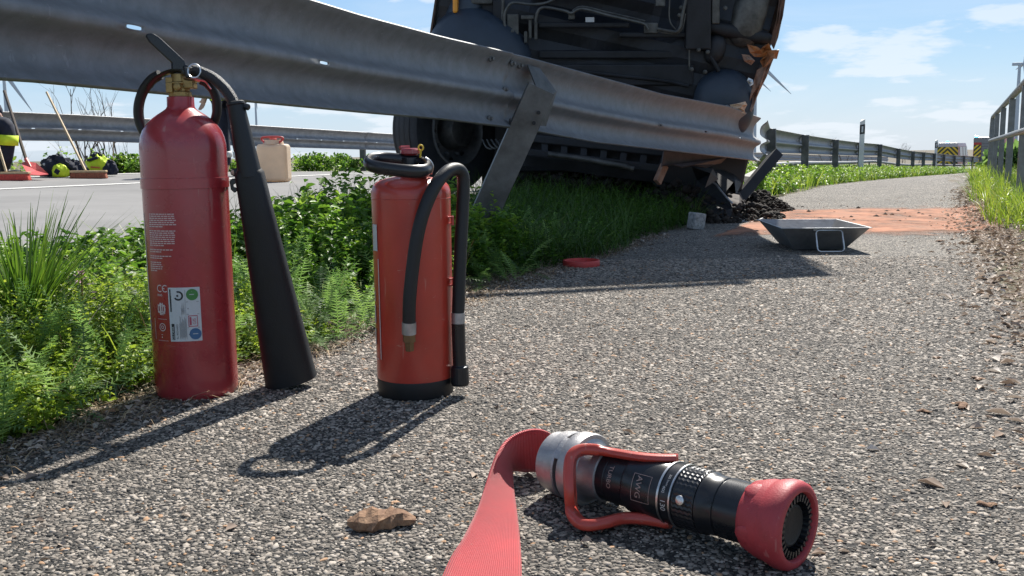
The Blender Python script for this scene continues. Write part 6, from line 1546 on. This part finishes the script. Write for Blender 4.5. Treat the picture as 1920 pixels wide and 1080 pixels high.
for i, (px, d, h, lab) in enumerate([(178, 15, 2.3, 'bare branching young tree seen between the rails above the yellow jacket'), (196, 16, 2.0, 'bare young tree just right of the tallest bare tree'), (236, 15, 1.5, 'small bare bush left of the taller extinguisher'), (120, 19, 1.6, 'faint bare tree behind the broom handle')]):
    q = P(px, 330, d); q.z = H(q.x, q.y) - .1; bare_tree(q, h + (q.z < 0) * abs(q.z), 30 + i, lab)
def bush(px, d, rad, n, seed, label, mm='lush', leaf=(.035, .07), zoff=0.0, trunk=True):
    q = P(px, 300, d); z = H(q.x, q.y) + zoff; t = thing('bush', (q.x, q.y, z), label, 'bush')
    r = np.random.default_rng(seed); nb_ = 14; cc = r.normal(size=(nb_, 3)) * np.array(rad) * .45 + np.array((q.x, q.y, z + rad[2] * .8)); k = r.integers(0, nb_, n)
    v = r.normal(size=(n, 3)); v /= np.linalg.norm(v, axis=1, keepdims=True); c = cc[k] + v * (r.random((n, 1)) ** .4) * np.array(rad) * .42; c[:, 2] = np.maximum(c[:, 2], z)
    L = r.uniform(*leaf, n); V, F = leaves_arrays(c, unit(n), unit(n), L, L * .6); o = arr('foliage', V, F, M[mm], tone=np.repeat(np.clip(r.uniform(.1, .9, n), 0, 1), 6), origin=(q.x, q.y, z)); o.location = (0, 0, 0); o.parent = t
    mb = MB()
    for j in range(5): a = j * 1.3; mb.tube([(q.x, q.y, z - .1), (q.x + math.cos(a) * rad[0] * .4, q.y + math.sin(a) * rad[1] * .4, z + rad[2] * 1.0)], [.02, .006], 5)
    mb.build('stems', M['bark'], t)
bush(592, 16.6, (.45, .4, .22), 1800, 1, 'low green bush behind the far guardrail just right of the canister')
bush(650, 17.2, (.4, .4, .15), 1200, 2, 'lower green bush behind the far guardrail, left of the truck wheel')
bush(230, 13.4, (.30, .3, .16), 1500, 3, 'low green bush left of the taller extinguisher at the far road edge')
bush(258, 13.8, (.22, .3, .18), 900, 4, 'small green bush touching the left outline of the taller extinguisher')
bush(470, 15.2, (.3, .3, .16), 900, 6, 'low green bush just left of the canister')
for i, (px, d, rx, rz, lab) in enumerate([(1800, 150, 4.5, 1.7, 'distant green tree above the chevron van roof'), (1838, 170, 5, 1.2, 'distant tree right of the chevron van'), (1880, 130, 5, .9, 'distant scrub behind the steel railing posts'), (1918, 40, 1.0, .5, 'scrub at the right border behind the railing'), (1735, 170, 7, 1.4, 'distant scrub left of the far marker post'), (1660, 180, 8, 1.3, 'distant scrub above the bend of the guardrail')]):
    bush(px, d, (rx, rx * .6, rz), 2600, 40 + i, lab, 'feather', (.35, .8))
# tall dry stalks above the guardrail
for px, d, h in ((1545, 30, 1.9), (1580, 32, 2.2), (1686, 48, 2.4), (1694, 50, 2.8), (1722, 60, 2.4)):
    q = P(px, 290, d); q.z = H(q.x, q.y); bare_tree(q, h * .62, int(px), f'thin dry shrub rising above the guardrail, {"left" if px < 1560 else "second from left" if px < 1600 else "third from left" if px < 1690 else "fourth from left" if px < 1700 else "rightmost"} of the five along the bend', .35)

# vehicles
def clip(poly, x0, y0, x1, y1):
    for ax, v, sg in ((0, x0, 1), (0, x1, -1), (1, y0, 1), (1, y1, -1)):
        out = []
        for i in range(len(poly)):
            a, b_ = poly[i - 1], poly[i]; ia = (a[ax] - v) * sg >= 0; ib = (b_[ax] - v) * sg >= 0
            if ia != ib: t_ = (v - a[ax]) / (b_[ax] - a[ax]); out.append((a[0] + (b_[0] - a[0]) * t_, a[1] + (b_[1] - a[1]) * t_))
            if ib: out.append(b_)
        poly = out
        if not poly: return []
    return poly
def local(base, ang):
    rot = Matrix.Rotation(ang, 3, 'Z'); base = Vector(base); return (lambda x, y, z: base + rot @ Vector((x, y, z))), rot
def chevrons(L, t, x0, z0, x1, z1, pitch, mode, yoff=-.02):
    mb = MB(); mb.add([L(x0, yoff, z0), L(x1, yoff, z0), L(x1, yoff, z1), L(x0, yoff, z1)], [(0, 1, 2, 3)]); mb.build('chevron_panel', M['yellow'], t, solid=.004)
    xm = (x0 + x1) / 2; k = -20
    regs = [(x0, xm, 1), (xm, x1, -1)] if mode == 'v' else [(x0, x1, 1)]
    for a, b_, sg in regs:
        for k in range(-20, 40):
            z = z0 + k * pitch; w_ = (b_ - a); s0 = z; 
            pl = [(a, z), (b_, z + w_ * sg), (b_, z + w_ * sg + pitch * .5), (a, z + pitch * .5)]
            if sg < 0: pl = [(a, z + w_), (b_, z), (b_, z + pitch * .5), (a, z + w_ + pitch * .5)]
            pl = clip(pl, a, z0, b_, z1)
            if len(pl) >= 3: mb = MB(); mb.add([L(x, yoff - .012, q) for x, q in pl], [tuple(range(len(pl)))]); mb.build('chevron_stripe', M['dark_green'], t)
def veh_wheel(L, t, x, y, r, rot):
    mb = MB(); mb.lathe([(-.12, r * .6), (-.13, r * .9), (-.10, r), (.10, r), (.13, r * .9), (.12, r * .6)], L(x, y, r), rot @ Vector((1, 0, 0)), 24); w_ = mb.build('wheel', M['tyre'], t, smooth=True)
    mb = MB(); mb.lathe([(-.125, r * .6), (.125, r * .6)], L(x, y, r), rot @ Vector((1, 0, 0)), 20); mb.build('rim', M['rim'], w_, origin=t.location)
q = P(1776, 300, 88); gz = P(1776, 265, 88).z - 2.55
L, rot = local((q.x, q.y, gz), -.60); t = thing('emergency_van', (q.x, q.y, gz), 'white emergency van with chevron rear and lit blue lamp far along the road', 'van')
mb = MB(); sec_ = [(-.92, .35), (.92, .35), (.95, 1.2), (.88, 2.1), (.78, 2.42), (-.78, 2.42), (-.88, 2.1), (-.95, 1.2)]
mb.add([L(x, 0, z) for x, z in sec_] + [L(x, 4.2, z) for x, z in sec_] + [L(x * .95, 5.4, z if z < 1.5 else 1.3) for x, z in sec_], [tuple(reversed(range(8)))] + [(i, (i + 1) % 8, 8 + (i + 1) % 8, 8 + i) for i in range(8)] + [(8 + i, 8 + (i + 1) % 8, 16 + (i + 1) % 8, 16 + i) for i in range(8)] + [tuple(range(16, 24))]); mb.build('body', M['white'], t, bevel=.04)
chevrons(L, t, -.88, .45, .88, 2.05, .42, 'v')
mb = MB(); mb.lathe([(0, .16), (.1, .15), (.16, .08)], L(-.1, .3, 2.42), (0, 0, 1), 14); mb.build('blue_lamp', M['blue_lamp'], t, smooth=True)
for y0_, y1_ in ((.6, 1.9), (2.2, 3.2), (3.4, 4.3)):
    mb = MB(); mb.add([L(.965, y0_, 1.25), L(.965, y1_, 1.25), L(.90, y1_, 2.05), L(.90, y0_, 2.05)], [(0, 1, 2, 3)]); mb.build('side_window', M['glass'], t, solid=.01)
mb = MB(); mb.add([L(.98, .1, .9), L(.98, 4.6, .9), L(.98, 4.6, 1.15), L(.98, .1, 1.15)], [(0, 1, 2, 3)]); mb.build('side_stripe', M['veh_red'], t, solid=.005)
mb = MB(); mb.add([L(-.7, 4.25, 2.3), L(.7, 4.25, 2.3), L(.8, 5.2, 1.4), L(-.8, 5.2, 1.4)], [(0, 1, 2, 3)]); mb.build('windscreen', M['glass'], t, solid=.02)
for x in (-.78, .78):
    for y_ in (.9, 4.3): veh_wheel(L, t, x, y_, .35, rot)
    mb = MB(); mb.box(L(x * 1.08, -.03, 1.0), (.12, .04, .4), rot); mb.build('tail_light', M['veh_red'], t, bevel=.01)
q = P(1852, 300, 84); gz = P(1852, 256, 84).z - 3.05
L, rot = local((q.x, q.y, gz), -.60); t = thing('fire_engine', (q.x, q.y, gz), 'red fire engine with grey rear shutter and yellow stripes partly behind the railing', 'fire engine')
mb = MB(); mb.box(L(0, 3.4, 1.75), (2.4, 6.8, 2.5), rot); mb.build('body', M['veh_red'], t, bevel=.05)
mb = MB(); mb.box(L(.2, -.03, 1.55), (1.5, .05, 2.0), rot); mb.build('rear_shutter', M['veh_grey'], t, bevel=.01)
for k in range(9): mb = MB(); mb.box(L(.2, -.062, .68 + k * .22), (1.46, .012, .03), rot); mb.build('shutter_slat', M['pipe'], t)
chevrons(L, t, -1.15, .6, -.58, 2.35, .38, 's', -.06)
mb = MB(); mb.box(L(-.1, .0, 2.75), (2.2, .10, .40), rot); mb.build('top_board', M['veh_grey'], t, bevel=.01)
mb = MB(); mb.box(L(-1.0, .2, 3.05), (.3, .3, .16), rot); mb.build('blue_lamp', M['blue_lamp'], t, bevel=.03)
mb = MB(); mb.box(L(.3, 8.0, 1.6), (2.3, 1.9, 2.1), rot); mb.build('driver_cab', M['veh_red'], t, bevel=.1)
mb = MB(); mb.box(L(0, 4, .5), (2.0, 7.5, .3), rot); mb.build('chassis', M['black_matt'], t)
for x in (-1.0, 1.0):
    for y_ in (1.8, 7.8): veh_wheel(L, t, x, y_, .48, rot)

# wind turbines
def turbine(px, py_hub, d, blen, angs, yaw, label, tw=3.2):
    hub = P(px, py_hub, d); base = Vector((hub.x, hub.y, -4)); t = thing('wind_turbine', tuple(base), label, 'wind turbine')
    mb = MB(); mb.lathe([(0, tw), ((hub.z + 4) * .5, tw * .8), (hub.z + 4 - 1, tw * .55)], base, (0, 0, 1), 16); mb.build('tower', M['turbine'], t, smooth=True)
    f = Vector((math.sin(yaw), -math.cos(yaw), 0)); sx_ = Vector((math.cos(yaw), math.sin(yaw), 0))
    mb = MB(); mb.box(hub - f * 3, (4, 12, 4), Matrix((sx_, -f, Vector((0, 0, 1)))).transposed()); mb.build('nacelle', M['turbine'], t, bevel=.6)
    mb = MB(); mb.ell(hub + f * 4.5, (2.2, 2.2, 2.2), None, 14, 10); mb.build('hub', M['turbine'], t, smooth=True)
    for a in angs:
        a = R(a); dv = sx_ * math.cos(a) + Vector((0, 0, 1)) * math.sin(a); mb = MB(); c = hub + f * 4.8
        mb.tube([c + dv * 1, c + dv * blen * .06, c + dv * blen * .2, c + dv * blen * .6, c + dv * blen], [(1.2, 1.2), (1.3, 1.1), (2.6, .7), (1.6, .4), (.3, .1)], 8, flat=sx_ * -math.sin(a) + Vector((0, 0, 1)) * math.cos(a)); mb.build('blade', M['turbine'], t, smooth=True)
turbine(1417, 116, 1250, 62, (-41, 79, 199), .15, 'wind turbine directly right of the truck with one blade reaching right')
turbine(1409, 140, 1900, 52, (-38, 82, 202), .3, 'more distant wind turbine mostly hidden by the truck corner')
turbine(1912, 120, 1300, 45, (115, -5, 235), 1.3, 'wind turbine at the right border above the railing')
turbine(6, 130, 1200, 60, (-58, 62, 182), .1, 'wind turbine tower at the left border behind the shovel handle')
turbine(478, 175, 2200, 36, (-84, 36, 156), .2, 'faint wind turbine between the horn grip and the canister')
